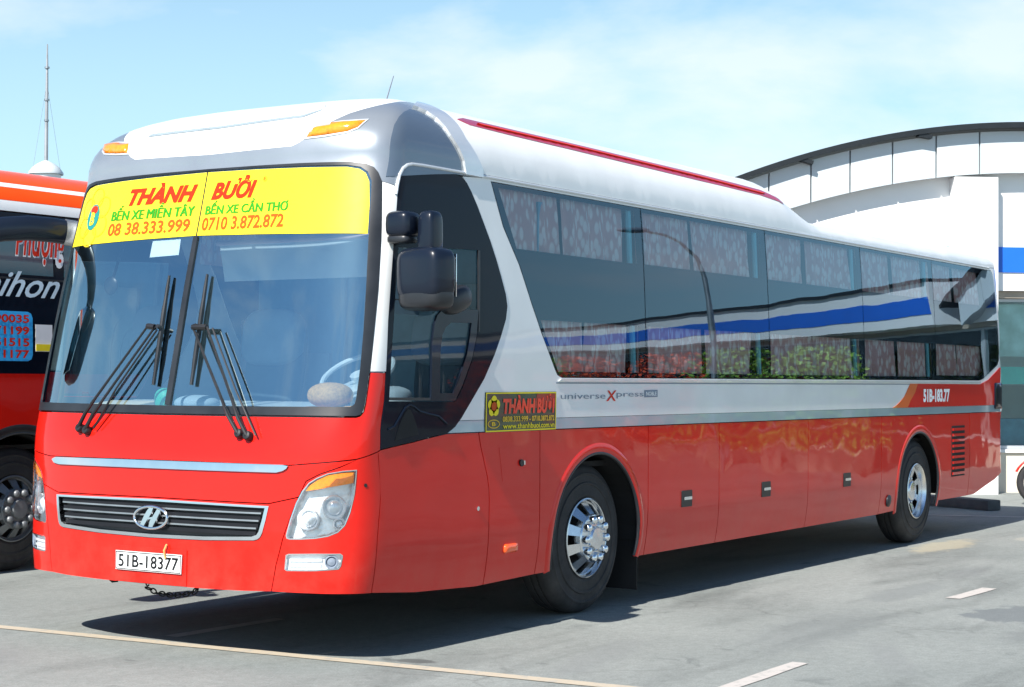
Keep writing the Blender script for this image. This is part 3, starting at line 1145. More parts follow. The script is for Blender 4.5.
def underbody(root):
    mb = MB()
    def seg_(x0, x1, y0, y1, z0, z1):
        mb.box(((x0 + x1) / 2, (y0 + y1) / 2, (z0 + z1) / 2), (x1 - x0, y1 - y0, z1 - z0))
    seg_(.35, XF - .64, .10, 2.40, .43, .98)
    seg_(XF - .64, XF + .64, .46, 2.04, .50, .98)
    seg_(XF + .64, XR - .62, .08, 2.42, .40, .98)
    seg_(XR - .62, XR + .62, .72, 1.78, .50, .98)
    seg_(XR + .62, 11.6, .10, 2.40, .52, .98)
    # wheel housings: side-to-side walls over and round each axle
    for xc, d in ((XF, .44), (XR, .70)):
        for y0, y1 in ((.0, d), (2.5 - d, 2.5)):
            V_, F_ = [], []
            n = 20
            for i in range(n + 1):
                q = PI * i / n
                for yy in (y0, y1):
                    V_.append((xc + .63 * math.cos(q), yy, .45 + .66 * math.sin(q)))
            for i in range(n):
                F_.append((i * 2, i * 2 + 1, i * 2 + 3, i * 2 + 2))
            mb.add(V_, F_)
    seg_(.4, 11.6, .10, 2.40, .983, 1.02)
    mb.tube([(XF, .3, .5), (XF, 2.2, .5)], .07)
    mb.tube([(XR, .5, .5), (XR, 2.0, .5)], .12)
    o = mb.build("underbody", M['under'], root, smooth=False)
    return o

# polygons of the skin, in metres (t, v)
WSO = sym([(0, 2.815), (.417, 2.813), (.718, 2.811), (1.064, 2.805), (1.171, 2.793), (1.225, 2.772), (1.258, 2.742), (1.289, 2.690), (1.329, 2.351), (1.352, 2.067), (1.358, 1.842), (1.362, 1.6), (1.362, 1.431), (1.356, 1.395), (1.34, 1.374), (1.31, 1.366), (.958, 1.366), (.483, 1.365), (0, 1.364)])
WSI = sym([(0, 2.804), (.42, 2.80), (.72, 2.794), (1.05, 2.787), (1.14, 2.774), (1.19, 2.745), (1.220, 2.69), (1.241, 2.349), (1.265, 2.065), (1.281, 1.841), (1.292, 1.619), (1.294, 1.464), (1.288, 1.431), (1.262, 1.416), (.948, 1.414), (.473, 1.412), (0, 1.410)])
SEAM = [(0, 1.098), (.33, 1.098), (.942, 1.094), (1.344, 1.130), (1.545, 1.168)]
PILL_R = [(1.548, 1.612), (1.489, 1.90), (1.451, 2.298), (1.430, 2.665)]
BLK = [(1.575, 1.180), (1.590, 1.230), (1.585, 1.453)] + PILL_R + [(1.440, 2.712), (1.475, 2.750), (1.53, 2.775), (1.62, 2.792), (2.33, 2.794), (2.40, 2.785), (2.46, 2.755), (2.512, 2.705), (2.577, 2.625), (2.65, 2.515), (2.71, 2.42), (2.768, 2.31), (2.815, 2.205), (2.857, 2.1), (2.872, 2.026), (2.857, 1.945), (2.807, 1.832), (2.749, 1.72), (2.66, 1.575), (2.526, 1.411), (2.469, 1.341), (2.413, 1.292), (2.332, 1.257), (1.96, 1.214)]
DRV = [(1.645, 1.447), (1.600, 1.676), (1.560, 1.958), (1.515, 2.317), (2.584, 2.354), (2.60, 2.05), (2.584, 1.838), (2.544, 1.687), (2.462, 1.519), (2.404, 1.440)]
SLIDE = [(2.155, 1.445), (2.113, 1.768), (2.125, 1.893), (2.15, 1.94), (2.195, 1.972), (2.291, 1.987), (2.585, 1.990), (2.572, 1.832), (2.534, 1.695), (2.452, 1.530), (2.392, 1.445)]
SLIDEI = [(2.241, 1.49), (2.213, 1.741), (2.225, 1.83), (2.255, 1.875), (2.31, 1.905), (2.52, 1.91), (2.51, 1.84), (2.485, 1.72), (2.42, 1.575), (2.37, 1.49)]
WIN = [(2.735, 2.792), (2.750, 2.755), (2.847, 2.519), (3.0, 2.290), (3.125, 2.043), (3.222, 1.875), (3.389, 1.637), (3.418, 1.603), (3.476, 1.585), (12.10, 1.590), (12.235, 1.612), (12.729, 1.761), (12.79, 1.82), (12.805, 1.893), (12.80, 2.254), (12.775, 2.60), (12.755, 2.75), (12.70, 2.792)]
END = T3
REAR_BOT = [(11.75, .388), (11.98, .393), (12.317, .462), (12.642, .522), (12.83, .58), (13.2, .62), (END, .62)]
# ---------------------------------------------------------------- the coach
bus = thing("coach_bus", "red and white sleeper coach with a yellow sign across its windscreen, parked in the middle", "bus", (0, 0, 0))
underbody(bus)
FS, SS = (.07, .07), (.22, .16)

# --- nose
fp = [(0, 1.357), (.958, 1.359), (1.315, 1.359), (1.348, 1.368), (1.366, 1.392), (1.371, 1.43), (1.371, 1.608), (1.546, 1.608), (1.580, 1.453), (1.584, 1.23), (1.572, 1.176)] + SEAM[::-1]
panel("front_panel", sym(fp), M['red'], bus, gap=.003, step=FS)
HT = [(1.344, 1.127), (1.237, 1.087), (1.122, 1.049), (1.043, 1.009), (1.003, .921)]
flap = [(0, 1.098), (.33, 1.098), (.942, 1.094)] + HT + [(.824, .881), (.43, .884), (0, .886)]
panel("bonnet_flap", sym(flap), M['red'], bus, gap=.003, step=FS)
GR = sym([(0, .877), (.431, .873), (.830, .868), (.815, .79), (.797, .72), (.785, .697), (.770, .685), (.745, .678), (.408, .664), (0, .658)])
GRI = sym([(0, .864), (.432, .861), (.806, .856), (.792, .79), (.775, .727), (.762, .708), (.73, .697), (.407, .683), (0, .677)])
bump = [(0, .886), (.43, .884), (.824, .881), (1.003, .921), (.975, .85), (.923, .696), (.890, .547), (.876, .401), (.707, .395), (.389, .391), (0, .389)]
panel("bumper", sym(bump), M['red'], bus, holes=[inset(GR, .004)], gap=.003, step=FS)
HEAD = [(1.340, 1.073), (1.254, 1.068), (1.167, 1.054), (1.105, 1.029), (1.06, 1.001), (1.022, .954), (.990, .888), (.962, .8), (.940, .71), (.946, .694), (.965, .690), (1.023, .691), (1.108, .697), (1.178, .709), (1.232, .731), (1.269, .768), (1.294, .835), (1.318, .939)]
AMB = [(1.330, 1.064), (1.248, 1.060), (1.167, 1.046), (1.106, 1.018), (1.064, .990), (1.034, .950), (1.112, .962), (1.207, .978), (1.317, .996)]
FOG = [(.945, .605), (.962, .612), (1.111, .617), (1.25, .617), (1.264, .607), (1.265, .597), (1.259, .548), (1.248, .530), (1.119, .521), (.957, .518), (.943, .526)]
CORN = [(1.003, .921), (1.043, 1.009), (1.122, 1.049), (1.237, 1.087), (1.344, 1.130), (1.545, 1.168), (1.505, .90), (1.49, .678), (1.487, .513), (1.484, .383), (1.272, .392), (1.105, .397), (.876, .401), (.890, .547), (.923, .696), (.975, .85)]
for f_ in (lambda p: p, mir):
    sg = 1 if f_ is not mir else -1
    panel("bumper_corner", f_(CORN), M['red'], bus, holes=[inset(f_(HEAD), .004), inset(f_(FOG), .004)], gap=.003, step=FS)
    hl = panel("headlight", f_(HEAD), M['lamphousing'], bus, off=-.045, thick=.0, step=(.04, .04))
    V2, F2 = ring2d(densify(f_(HEAD), .03), densify(inset(f_(HEAD), .008), .03)) if False else (None, None)
    panel("lamp_rim", f_(HEAD), M['chrome'], hl, holes=[inset(f_(HEAD), .007)], off=.002, thick=.045, step=(.2, .2), seg=.03)
    panel("indicator", inset(f_(AMB), .004), M['amber'], hl, off=-.002, thick=.01, step=(.047, .039), seg=.05)
    panel("lens", inset(f_(HEAD), .006), M['lampclear'], hl, off=.003, thick=.004, step=(.04, .04), bulge=.012)
    for (tt, vv, rr) in ((1.205, .868, .062), (1.062, .800, .058), (1.24, .775, .030)):
        c = SP(sg * tt, vv, -.035)
        n_ = N(sg * tt, vv)
        Rm = n_.to_track_quat('Z', 'Y').to_matrix().to_4x4()
        mb = MB().lathe([(rr, .012), (rr + .006, .020), (rr, .026), (rr - .008, .012), (rr * .72, .0)], c, 32, 'Z', Rm)
        mb.build("reflector_ring", M['lamphousing'], hl)
        mb = MB().lathe([(rr * .72, .0), (rr * .66, rr * .25), (rr * .45, rr * .44), (rr * .2, rr * .52), (0, rr * .54)], c, 28, 'Z', Rm)
        mb.build("projector_lamp", M['bulb'], hl)
    fg = panel("fog_lamp", f_(FOG), M['lamphousing'], bus, off=-.022, thick=0, step=(.05, .05))
    panel("fog_rim", f_(FOG), M['chrome'], fg, holes=[inset(f_(FOG), .007)], off=.002, thick=.03, step=(.2, .2), seg=.03)
    for k in range(2):
        v0 = .541 + .030 * k
        bar = [(.965, v0), (1.150, v0 + .003), (1.150, v0 + .017), (.965, v0 + .014)]
        panel("light_bar", f_(bar), M['bulb'], fg, off=-.010, thick=.012, step=(.05, .05))
    c = SP(sg * 1.205, .570, -.018)
    Rm = N(sg * 1.205, .57).to_track_quat('Z', 'Y').to_matrix().to_4x4()
    MB().lathe([(.036, .0), (.038, .014), (.031, .016), (.026, .005), (.02, .012), (.0, .016)], c, 24, 'Z', Rm).build("fog_bulb", M['inkgrey'], fg)
    tow = ROUND((sg * 1.392, .985), .011, 0, 12)
    panel("jack_cap", tow, M['black'], bus, off=.003, thick=.004, step=(.02, .02))

# grille
gri = panel("grille", inset(GR, -.003), M['black'], bus, off=-.05, thick=0, step=(.08, .06))
panel("grille_frame", GR, M['chrome'], gri, holes=[GRI], off=.007, thick=.05, step=(.3, .3), seg=.05)
for k in range(4):
    v0 = .702 + .042 * k
    w = .745 + .014 * k
    sl = sym([(0, v0 + .024), (w, v0 + .024), (w, v0), (0, v0)])
    panel("slat", inset(sl, .001), M['slat'], gri, off=-.012, thick=.03, step=(.1, .05))
    if 0 < k < 4:
        ln_ = sym([(0, v0 + .003), (w - .01, v0 + .003), (w - .01, v0 - .006), (0, v0 - .006)])
        panel("chrome_line", ln_, M['steel'], gri, off=-.006, thick=.012, step=(.1, .05))
# the oval badge with its leaning letter
em = MB()
cx, cy, rx, ry = .004, .771, .128, .062
ring = []
for k in range(49):
    q = 2 * PI * k / 48
    ring.append(SP(cx + rx * math.cos(q), cy + ry * math.sin(q), .012))
em.tube(ring, [(.009, .009)] * 49, seg=10, cap=False)
def blade(pts):
    n = len(pts)
    out_ = []
    for o in (.016, .002):
        out_ += [SP(cx + x * rx, cy + y * ry, o) for x, y in pts]
    em.add(out_, [tuple(range(n)), tuple(range(2 * n - 1, n - 1, -1))] + [(i, n + i, n + (i + 1) % n, (i + 1) % n) for i in range(n)])
blade([(-.62, -.74), (-.40, -.86), (-.28, -.50), (-.14, -.10), (.02, .30), (.16, .93), (-.06, .96), (-.22, .62), (-.38, .14), (-.50, -.30)][::-1])
blade([(.62, .74), (.40, .86), (.28, .50), (.14, .10), (-.02, -.30), (-.10, -.95), (.12, -.96), (.22, -.62), (.38, -.14), (.50, .30)][::-1])
blade([(-.30, -.06), (-.20, -.02), (.0, .02), (.20, .10), (.30, .16), (.22, -.06), (.0, -.16), (-.22, -.20)][::-1])
em.build("oval_emblem", M['chrome'], gri)

st = [(-.905, 1.075), (-.885, 1.084), (-.86, 1.090), (-.33, 1.094), (.33, 1.095), (.90, 1.095), (.935, 1.089), (.925, 1.074), (.905, 1.062), (.865, 1.052), (.33, 1.050), (-.33, 1.049), (-.82, 1.048), (-.88, 1.056)]
panel("chrome_strip", st, M['chrome'], bus, off=.012, thick=.014, step=(.1, .02), seg=.05)
PLF = [(-.285, .603), (.285, .600), (.292, .395), (-.272, .395)]
panel("plate_flap", PLF, M['red'], bus, off=.006, thick=.006, step=FS, gap=.002)
pl = panel("license_plate", [(-.258, .572), (.258, .572), (.258, .464), (-.258, .464)], M['plate'], bus, off=.018, thick=.006, step=(.08, .08))
panel("plate_border", [(-.254, .568), (.254, .568), (.254, .468), (-.254, .468)], M['inkblack'], pl, holes=[[(-.250, .564), (.250, .564), (.250, .472), (-.250, .472)]], off=.0205, thick=.001, step=(.3, .3), seg=.06)
items = []
vf = text2d("51B-18377", 1, bold=.012, space=1.04)
vf = (vf[0], vf[1])
items.append(fit2d(vf, (-.232, .482, .236, .554)))
on_skin("plate_lettering", items, M['inkblack'], pl, .021)
scr = MB().tube([SP(.135, .625, .010), SP(.132, .59, .028), SP(.14, .545, .024)], .006)
scr.build("plate_wire", M['straw'], pl)

# --- windscreen
panel("windscreen_seal", WSO, M['rubber'], bus, holes=[WSI], off=.006, thick=.02, step=(.3, .3), seg=.05)
BAR = [(-.018, 1.414), (.022, 1.414), (.022, 1.967), (.018, 2.404), (-.016, 2.404), (-.016, 1.967)]
panel("windscreen_joint", [(-.010, 2.404), (.016, 2.404), (.018, 2.800), (-.010, 2.800)], M['rubber'], bus, off=.001, thick=.02, step=(.3, .3), seg=.06)
panel("windscreen_bar", BAR, M['rubber'], bus, off=.008, thick=.03, step=(.3, .3), seg=.06)
WP = inset(WSI, -.004)
for side in (True, False):
    panel("windscreen_pane", cut(WP, .002, side), M['windscreen'], bus, off=-.002, thick=0, step=(.08, .08))
# yellow sign film along the top of the glass
BANR = [(0, 2.412), (.5, 2.402), (.786, 2.395), (1.232, 2.387), (1.222, 2.55), (1.204, 2.69), (1.176, 2.738), (1.134, 2.762), (1.05, 2.776), (.72, 2.784), (.42, 2.79), (0, 2.795)]
BANL = [(0, 2.412), (-.386, 2.407), (-.746, 2.400), (-1.228, 2.392), (-1.222, 2.55), (-1.204, 2.69), (-1.176, 2.738), (-1.134, 2.762), (-1.05, 2.776), (-.72, 2.784), (-.42, 2.79), (0, 2.795)]
for nm, poly in (("sign_film", BANR), ("sign_film", BANL)):
    poly = cut(ccw(poly), .009, True) if poly is BANR else cut(ccw(poly), -.002, False)
    bn = panel(nm, poly, M['yellow'], bus, off=.003, thick=.0, step=(.08, .08))
    if poly[0][0] + poly[3][0] < 0 or min(p[0] for p in poly) < -.5:
        BL_ = bn
    else:
        BR_ = bn
T_ = lambda s_, box, **k: fit2d(text2d(s_, 1, **k), box)
on_skin("sign_lettering", [T_("THÀNH", (-.645, 2.622, -.055, 2.752), shear=.30, bold=.05)], M['inkred'], BL_, .006)
on_skin("sign_lettering", [T_("BẾN XE MIỀN TÂY", (-.775 + d_, 2.535, -.050 + d_, 2.628)) for d_ in (-.0045, -.0022, 0, .0022, .0045)], M['inkgreen'], BL_, .006, lift=.0003)
on_skin("phone_number", [T_("08 38.333.999", (-.785, 2.438, -.065, 2.518), bold=.022)], M['inkorange'], BL_, .006)
on_skin("sign_lettering", [T_("BƯỞI", (.070, 2.622, .420, 2.762), shear=.30, bold=.05)], M['inkred'], BR_, .006)
on_skin("sign_lettering", [T_("BẾN XE CẦN THƠ", (.045 + d_, 2.535, .675 + d_, 2.618), bold=.012) for d_ in (-.0025, 0, .0025)], M['inkgreen'], BR_, .006, lift=.0003)
on_skin("phone_number", [T_("0710 3.872.872", (.035, 2.438, .660, 2.518), bold=.022)], M['inkorange'], BR_, .006)
on_skin("trade_mark", [T_("®", (.462, 2.715, .492, 2.745))], M['inkorange'], BR_, .006)
# flower emblem on the left
fl_items = []
fcx, fcy = -.985, 2.570
pet = []
for k in range(6):
    q = PI / 2 + 2 * PI * k / 6
    ax, ay = fcx + .105 * math.cos(q), fcy + .120 * math.sin(q)
    o_, i_ = [], []
    for j in range(28):
        a = 2 * PI * j / 28
        o_.append((ax + .074 * math.cos(a), ay + .070 * math.sin(a)))
        i_.append((ax + .063 * math.cos(a), ay + .060 * math.sin(a)))
    pet.append(ring2d(o_, i_))
on_skin("flower_petals", pet, M['petal'], BL_, .0055)
on_skin("flower_badge", [disc2d(fcx, fcy, .066, .082, 28)], M['inkteal'], BL_, .0065)
on_skin("flower_badge", [disc2d(fcx, fcy + .046, .040, .026, 20)], M['inkred'], BL_, .0075)
on_skin("badge_letter", [T_("B", (fcx - .024, fcy - .052, fcx + .024, fcy + .030), bold=.03)], M['inkyellow'], BL_, .0085)
panel("paper_sticker", [(-.362, 2.395), (-.128, 2.398), (-.121, 2.302), (-.361, 2.295)], M['inkwhite'], bus, off=-.006, thick=0, step=(.1, .1))

# --- wipers: two arms side by side, a thin rod and a blade
def wiper(A0, A1, B0, B1, rod, bl0, bl1):
    w = MB()
    for (a, b) in ((A0, A1), (B0, B1)):
        p0, p1 = SP(a[0], a[1], .030), SP(b[0], b[1], .055)
        pm = SP(a[0] + (b[0] - a[0]) * .3, a[1] + (b[1] - a[1]) * .3, .058)
        w.tube([p0, p0.lerp(pm, .5) + Vector((-.012, 0, 0)), pm, p1], [.013, .012, .009, .007], 8)
    w.tube([SP(A1[0], A1[1], .055), SP(B1[0], B1[1], .055)], [.018, .018], 8)
    o = w.build("wiper", M['black'], bus)
    r = MB().tube([SP(rod[0][0], rod[0][1], .03), SP(rod[0][0] * .6 + rod[1][0] * .4, rod[0][1] * .6 + rod[1][1] * .4, .065), SP(rod[1][0], rod[1][1], .058)], .006, 6)
    r.build("washer_pipe", M['black'], o)
    b = MB()
    n = 9
    pts = [SP(bl0[0] + (bl1[0] - bl0[0]) * i / n, bl0[1] + (bl1[1] - bl0[1]) * i / n, .022) for i in range(n + 1)]
    b.tube(pts, [(.006, .010)] + [(.010, .013)] * 2 + [(.013, .018)] * (n - 4) + [(.010, .013)] * 2 + [(.006, .010)], 8)
    mid = (bl0[0] * .52 + bl1[0] * .48, bl0[1] * .52 + bl1[1] * .48)
    b.tube([SP(mid[0], mid[1], .024), SP(mid[0], mid[1], .062)], .013, 8)
    b.build("wiper_blade", M['rubber'], o)
    for a in (A0, B0):
        n_ = N(a[0], a[1])
        MB().lathe([(.028, .0), (.028, .026), (.022, .036), (.0, .040)], SP(a[0], a[1], .0), 18, 'Z', n_.to_track_quat('Z', 'Y').to_matrix().to_4x4()).build("pivot_cap", M['black'], o)
wiper((-.670, 1.264), (-.209, 1.862), (-.603, 1.252), (-.149, 1.856), ((-.53, 1.262), (-.125, 1.84)), (-.136, 2.169), (-.117, 1.525))
wiper((.588, 1.257), (.151, 1.852), (.652, 1.246), (.259, 1.851), ((.715, 1.246), (.305, 1.845)), (.166, 2.169), (.179, 1.527))

# --- roof cap and roof
BLKT = [(1.430, 2.668), (1.440, 2.715), (1.475, 2.753), (1.53, 2.778), (1.62, 2.795), (2.33, 2.797), (2.64, 2.80)]
WFB = [(1.459, 3.278), (1.203, 3.165), (1.03, 3.09), (.903, 3.018), (.776, 2.942), (.711, 2.899), (.655, 2.881), (0, 2.871)]
CAPH = [(0, 2.817), (.417, 2.815), (.718, 2.813), (1.064, 2.807), (1.171, 2.795), (1.226, 2.774), (1.260, 2.743), (1.291, 2.692)] + BLKT + [(2.64, 2.834), (2.60, 2.87), (2.471, 2.983), (2.42, 3.09), (2.34, 3.203), (2.2, 3.30), (2.0, 3.373), (1.75, 3.36)] + WFB
panel("roof_front", sym(CAPH), M['silver'], bus, off=.0, step=(.06, .05))
SILV = [(1.315, 2.72), (1.34, 2.90), (1.37, 2.99), (1.42, 3.06), (1.50, 3.12), (1.62, 3.165), (1.804, 3.170), (1.95, 3.145), (2.09, 3.093), (2.18, 3.03), (2.24, 2.971), (2.33, 2.90), (2.385, 2.85), (2.40, 2.802)]
BAND = [(2.43, 2.803), (2.41, 2.855), (2.35, 2.915), (2.26, 2.985), (2.20, 3.045), (2.10, 3.112), (1.96, 3.165), (1.81, 3.192), (1.70, 3.205), (1.9, 3.33), (2.0, 3.365), (2.19, 3.294), (2.33, 3.198), (2.41, 3.087), (2.462, 2.981), (2.59, 2.869), (2.63, 2.834), (2.63, 2.803)]
for f_ in (lambda p: p, mir):
    panel("roof_arch_trim", f_(BAND), M['silver_trim'], bus, off=.018, thick=.018, step=(.06, .05))
    panel("eyebrow_panel", f_(SILV), M['silver_shaded'] if 'silver_shaded' in M else M['silver'], bus, off=.004, thick=.005, step=(.06, .05))
ROOF = [(-END, 2.822), (-2.642, 2.822)] + [(-t, v) for t, v in [(2.642, 2.834), (2.60, 2.87), (2.471, 2.983), (2.42, 3.09), (2.34, 3.203), (2.2, 3.30), (2.0, 3.373), (1.75, 3.36)] + WFB[:-1]] + [(0, 2.871)] + [(t, v) for t, v in ([(2.642, 2.834), (2.60, 2.87), (2.471, 2.983), (2.42, 3.09), (2.34, 3.203), (2.2, 3.30), (2.0, 3.373), (1.75, 3.36)] + WFB[:-1])[::-1]] + [(2.642, 2.822), (END, 2.822), (END, 3.718), (-END, 3.718)]
panel("roof", ROOF, M['white'], bus, off=.001, thick=.012, step=(.13, .07), seg=.10)
# the long slot across the front of the roof and its lip
SLOT = [(-.657, 3.028), (-.66, 3.050), (.0, 3.062), (.657, 3.098), (.79, 3.150), (.80, 3.142), (.67, 3.074), (0, 3.040)]
panel("vent_slot", SLOT, M['slot'], bus, off=.004, thick=.006, step=(.08, .03), seg=.04)
LIP = [(-.62, 3.056), (-.60, 3.135), (-.54, 3.165), (0, 3.178), (.66, 3.20), (.80, 3.19), (.79, 3.157), (.657, 3.104), (.0, 3.068)]
panel("vent_lip", LIP, M['white'], bus, off=.010, thick=.012, step=(.07, .03), bulge=.022, seg=.03)
MK = [(.758, 2.924), (.775, 2.955), (.808, 2.990), (.976, 3.012), (1.155, 3.020), (1.107, 2.972), (1.035, 2.945), (.886, 2.930)]
for f_ in (lambda p: p, mir):
    mk = panel("marker_lamp", f_(MK), M['amber'], bus, off=.006, thick=.02, step=(.03, .03), bulge=.02)
    panel("marker_base", inset(f_(MK), -.010), M['silver_trim'], mk, off=.004, thick=.01, step=(.1, .1))
RS = [(2.50, 3.180), (2.62, 3.218), (3.265, 3.213), (4.026, 3.208), (4.987, 3.190), (5.927, 3.173), (6.96, 3.133), (7.27, 3.045), (7.24, 3.025), (6.833, 3.060), (5.759, 3.075), (4.821, 3.094), (3.859, 3.112), (3.123, 3.122), (2.62, 3.135)]
RS2 = [(2.75, 3.170), (3.265, 3.168), (4.026, 3.164), (4.987, 3.145), (5.927, 3.126), (6.96, 3.088), (6.9, 3.080), (5.9, 3.116), (4.98, 3.135), (4.02, 3.153), (3.26, 3.156), (2.8, 3.158)]
for f_ in (lambda p: p, mir):
    panel("roof_stripe", f_(RS), M['crimson'], bus, off=.004, thick=.003, step=(.12, .05), seg=.08)
    panel("roof_stripe_ridge", f_(RS2), M['inkred'], bus, off=.012, thick=.01, step=(.2, .05), seg=.10)
    gut = MB()
    s_ = 1 if f_ is not mir else -1
    pts = [SP(s_ * t, v, .006) for t, v in [(1.412, 2.62), (1.418, 2.68), (1.432, 2.735), (1.465, 2.775), (1.52, 2.797), (1.60, 2.808), (1.8, 2.812), (2.4, 2.813)] + [(2.6 + .4 * i, 2.813) for i in range(26)] + [(13.05, 2.813)]]
    gut.tube(pts, .010, 8)
    gut.build("rain_gutter", M['silver_trim'], bus)

# --- pillars, black cab panel, white side
PIL = [(1.371, 1.612), (1.546, 1.612)] + PILL_R[1:] + [(1.427, 2.664), (1.293, 2.689), (1.331, 2.351), (1.354, 2.067), (1.360, 1.842)]
SIDEW = [(2.458, 1.328), (2.526, 1.413), (2.66, 1.577), (2.749, 1.722), (2.807, 1.833), (2.857, 1.947), (2.872, 2.026), (2.857, 2.1), (2.815, 2.207), (2.768, 2.312), (2.71, 2.422), (2.65, 2.517), (2.577, 2.627), (2.512, 2.707), (2.46, 2.757), (2.415, 2.79), (2.645, 2.802), (2.645, 2.820), (END, 2.820), (END, 1.327), (9.0, 1.327)]
STRI = [(2.340, 1.256), (2.413, 1.290), (2.452, 1.325), (END, 1.325), (END, 1.256)]
ORG = [(9.964, 1.555), (10.173, 1.555), (10.103, 1.474), (9.978, 1.397), (9.896, 1.328), (9.494, 1.328), (9.60, 1.352), (9.693, 1.385), (9.80, 1.43), (9.841, 1.46)]
RDL = [(10.176, 1.555), (12.105, 1.552), (12.382, 1.600), (12.632, 1.680), (12.80, 1.735), (END, 1.735), (END, 1.328), (9.90, 1.328), (9.982, 1.397), (10.107, 1.474)]
divs = [4.630, 6.728, 8.790, 10.712]
low_divs = [2.62, 3.209, 4.666, 5.804, 7.508, 9.21, 11.747]
for near in (True, False):
    f_ = (lambda p: list(p)) if near else mir
    panel("windscreen_pillar", f_(PIL), M['white'], bus, off=.002, gap=.001, step=FS)
    panel("side_panel", f_(SIDEW), M['white'], bus, holes=[f_(WIN)], off=0, step=SS, seg=.12)
    panel("side_stripe", f_(STRI), M['stripe'], bus, off=.001, step=(.3, .1), seg=.15)
    panel("livery_swoosh", f_(ORG), M['orange'], bus, off=.004, thick=.003, step=(.2, .1), seg=.08)
    panel("livery_block", f_(RDL), M['red'], bus, off=.004, thick=.003, step=(.2, .1), seg=.1)
    bd = [(3.40, 1.548), (12.12, 1.545), (12.12, 1.553), (3.40, 1.556)]
    panel("belt_groove", f_(bd), M['inkgrey'], bus, off=.003, thick=.002, step=(.4, .1), seg=.3)
    bd = [(3.42, 1.562), (12.11, 1.560), (12.11, 1.584), (3.46, 1.580)]
    panel("window_ledge", f_(bd), M['silver_trim'], bus, off=.010, thick=.01, step=(.4, .1), seg=.3)
    # cab side
    cp = panel("cab_panel", f_(BLK), M['blackgloss'], bus, holes=[f_(DRV)], off=.003, step=FS)
    dw = panel("driver_window", inset(f_(DRV), .004), M['cabglass'], bus, off=-.004, thick=0, step=FS)
    panel("sliding_frame", f_(SLIDE), M['mirrorcase'], dw, holes=[f_(SLIDEI)], off=.008, thick=.014, step=(.2, .2), seg=.05)
    panel("window_rail", f_([(1.648, 1.452), (2.40, 1.446), (2.41, 1.462), (1.646, 1.468)]), M['rubber'], dw, off=.006, thick=.01, step=(.3, .3), seg=.06)
    panel("window_strip", f_([(2.592, 1.86), (2.604, 1.86), (2.600, 2.352), (2.582, 2.352)]), M['rubber'], dw, off=.006, thick=.01, step=(.3, .3), seg=.06)
    panel("window_rail", f_([(1.56, 2.015), (2.11, 2.02), (2.11, 2.028), (1.56, 2.023)]), M['rubber'], dw, off=.004, thick=.01, step=(.3, .3), seg=.06)
    rec = [(1.76, 1.225), (1.93, 1.243), (2.04, 1.254), (2.03, 1.30), (1.985, 1.36), (1.94, 1.395), (1.905, 1.40), (1.87, 1.375), (1.82, 1.31)]
    panel("grab_recess", f_(rec), M['under'], cp, off=.005, thick=.003, step=(.1, .1))
    rid = [SP((1 if near else -1) * t, v, .006) for t, v in [(1.68, 1.29), (1.76, 1.305), (1.82, 1.36), (1.87, 1.41), (1.92, 1.425), (1.97, 1.415), (2.05, 1.385), (2.15, 1.37), (2.25, 1.355), (2.33, 1.31)]]
    MB().tube(rid, .006, 6).build("panel_crease", M['blackgloss'], cp)
    # passenger glass: black edge mask, panes, curtains, teal strips for the daylight gaps
    e = [2.735] + divs + [12.81]
    masks = []
    for a, b in zip(e[:-1], e[1:]):
        l0 = 2.735 if a < 3 else a
        up_ = [(a + .05, 2.395), (b - .06, 2.395), (b - .06, 2.765), (a + .05, 2.765)]
        lo_ = [(a + .06, 1.625), (b - .07, 1.625), (b - .07, 1.955), (a + .06, 1.955)]
        if a < 3:
            up_ = [(3.005, 2.395), (b - .06, 2.390), (b - .06, 2.765), (2.835, 2.765)]
            lo_ = [(3.455, 1.625), (b - .07, 1.625), (b - .07, 1.955), (3.245, 1.955)]
        if b > 12:
            up_ = [(a + .05, 2.395), (12.35, 2.395), (12.35, 2.74), (a + .05, 2.76)]
            lo_ = [(a + .06, 1.64), (12.1, 1.64), (12.3, 1.70), (12.3, 1.955), (a + .06, 1.955)]
        masks += [up_, lo_]
    panel("window_mask", f_(WIN), M['mask'], bus, holes=[f_(h) for h in masks], off=-.016, thick=.006, step=(.5, .3), seg=.2)
    for a, b in zip(e[:-1], e[1:]):
        poly = WIN
        if a > 3: poly = cut(poly, a, True)
        if b < 12: poly = cut(poly, b, False)
        panel("side_window", f_(poly), M['tinted'], bus, off=.001, gap=.005, thick=.008, step=(.25, .12), seg=.12)
    sg = 1 if near else -1
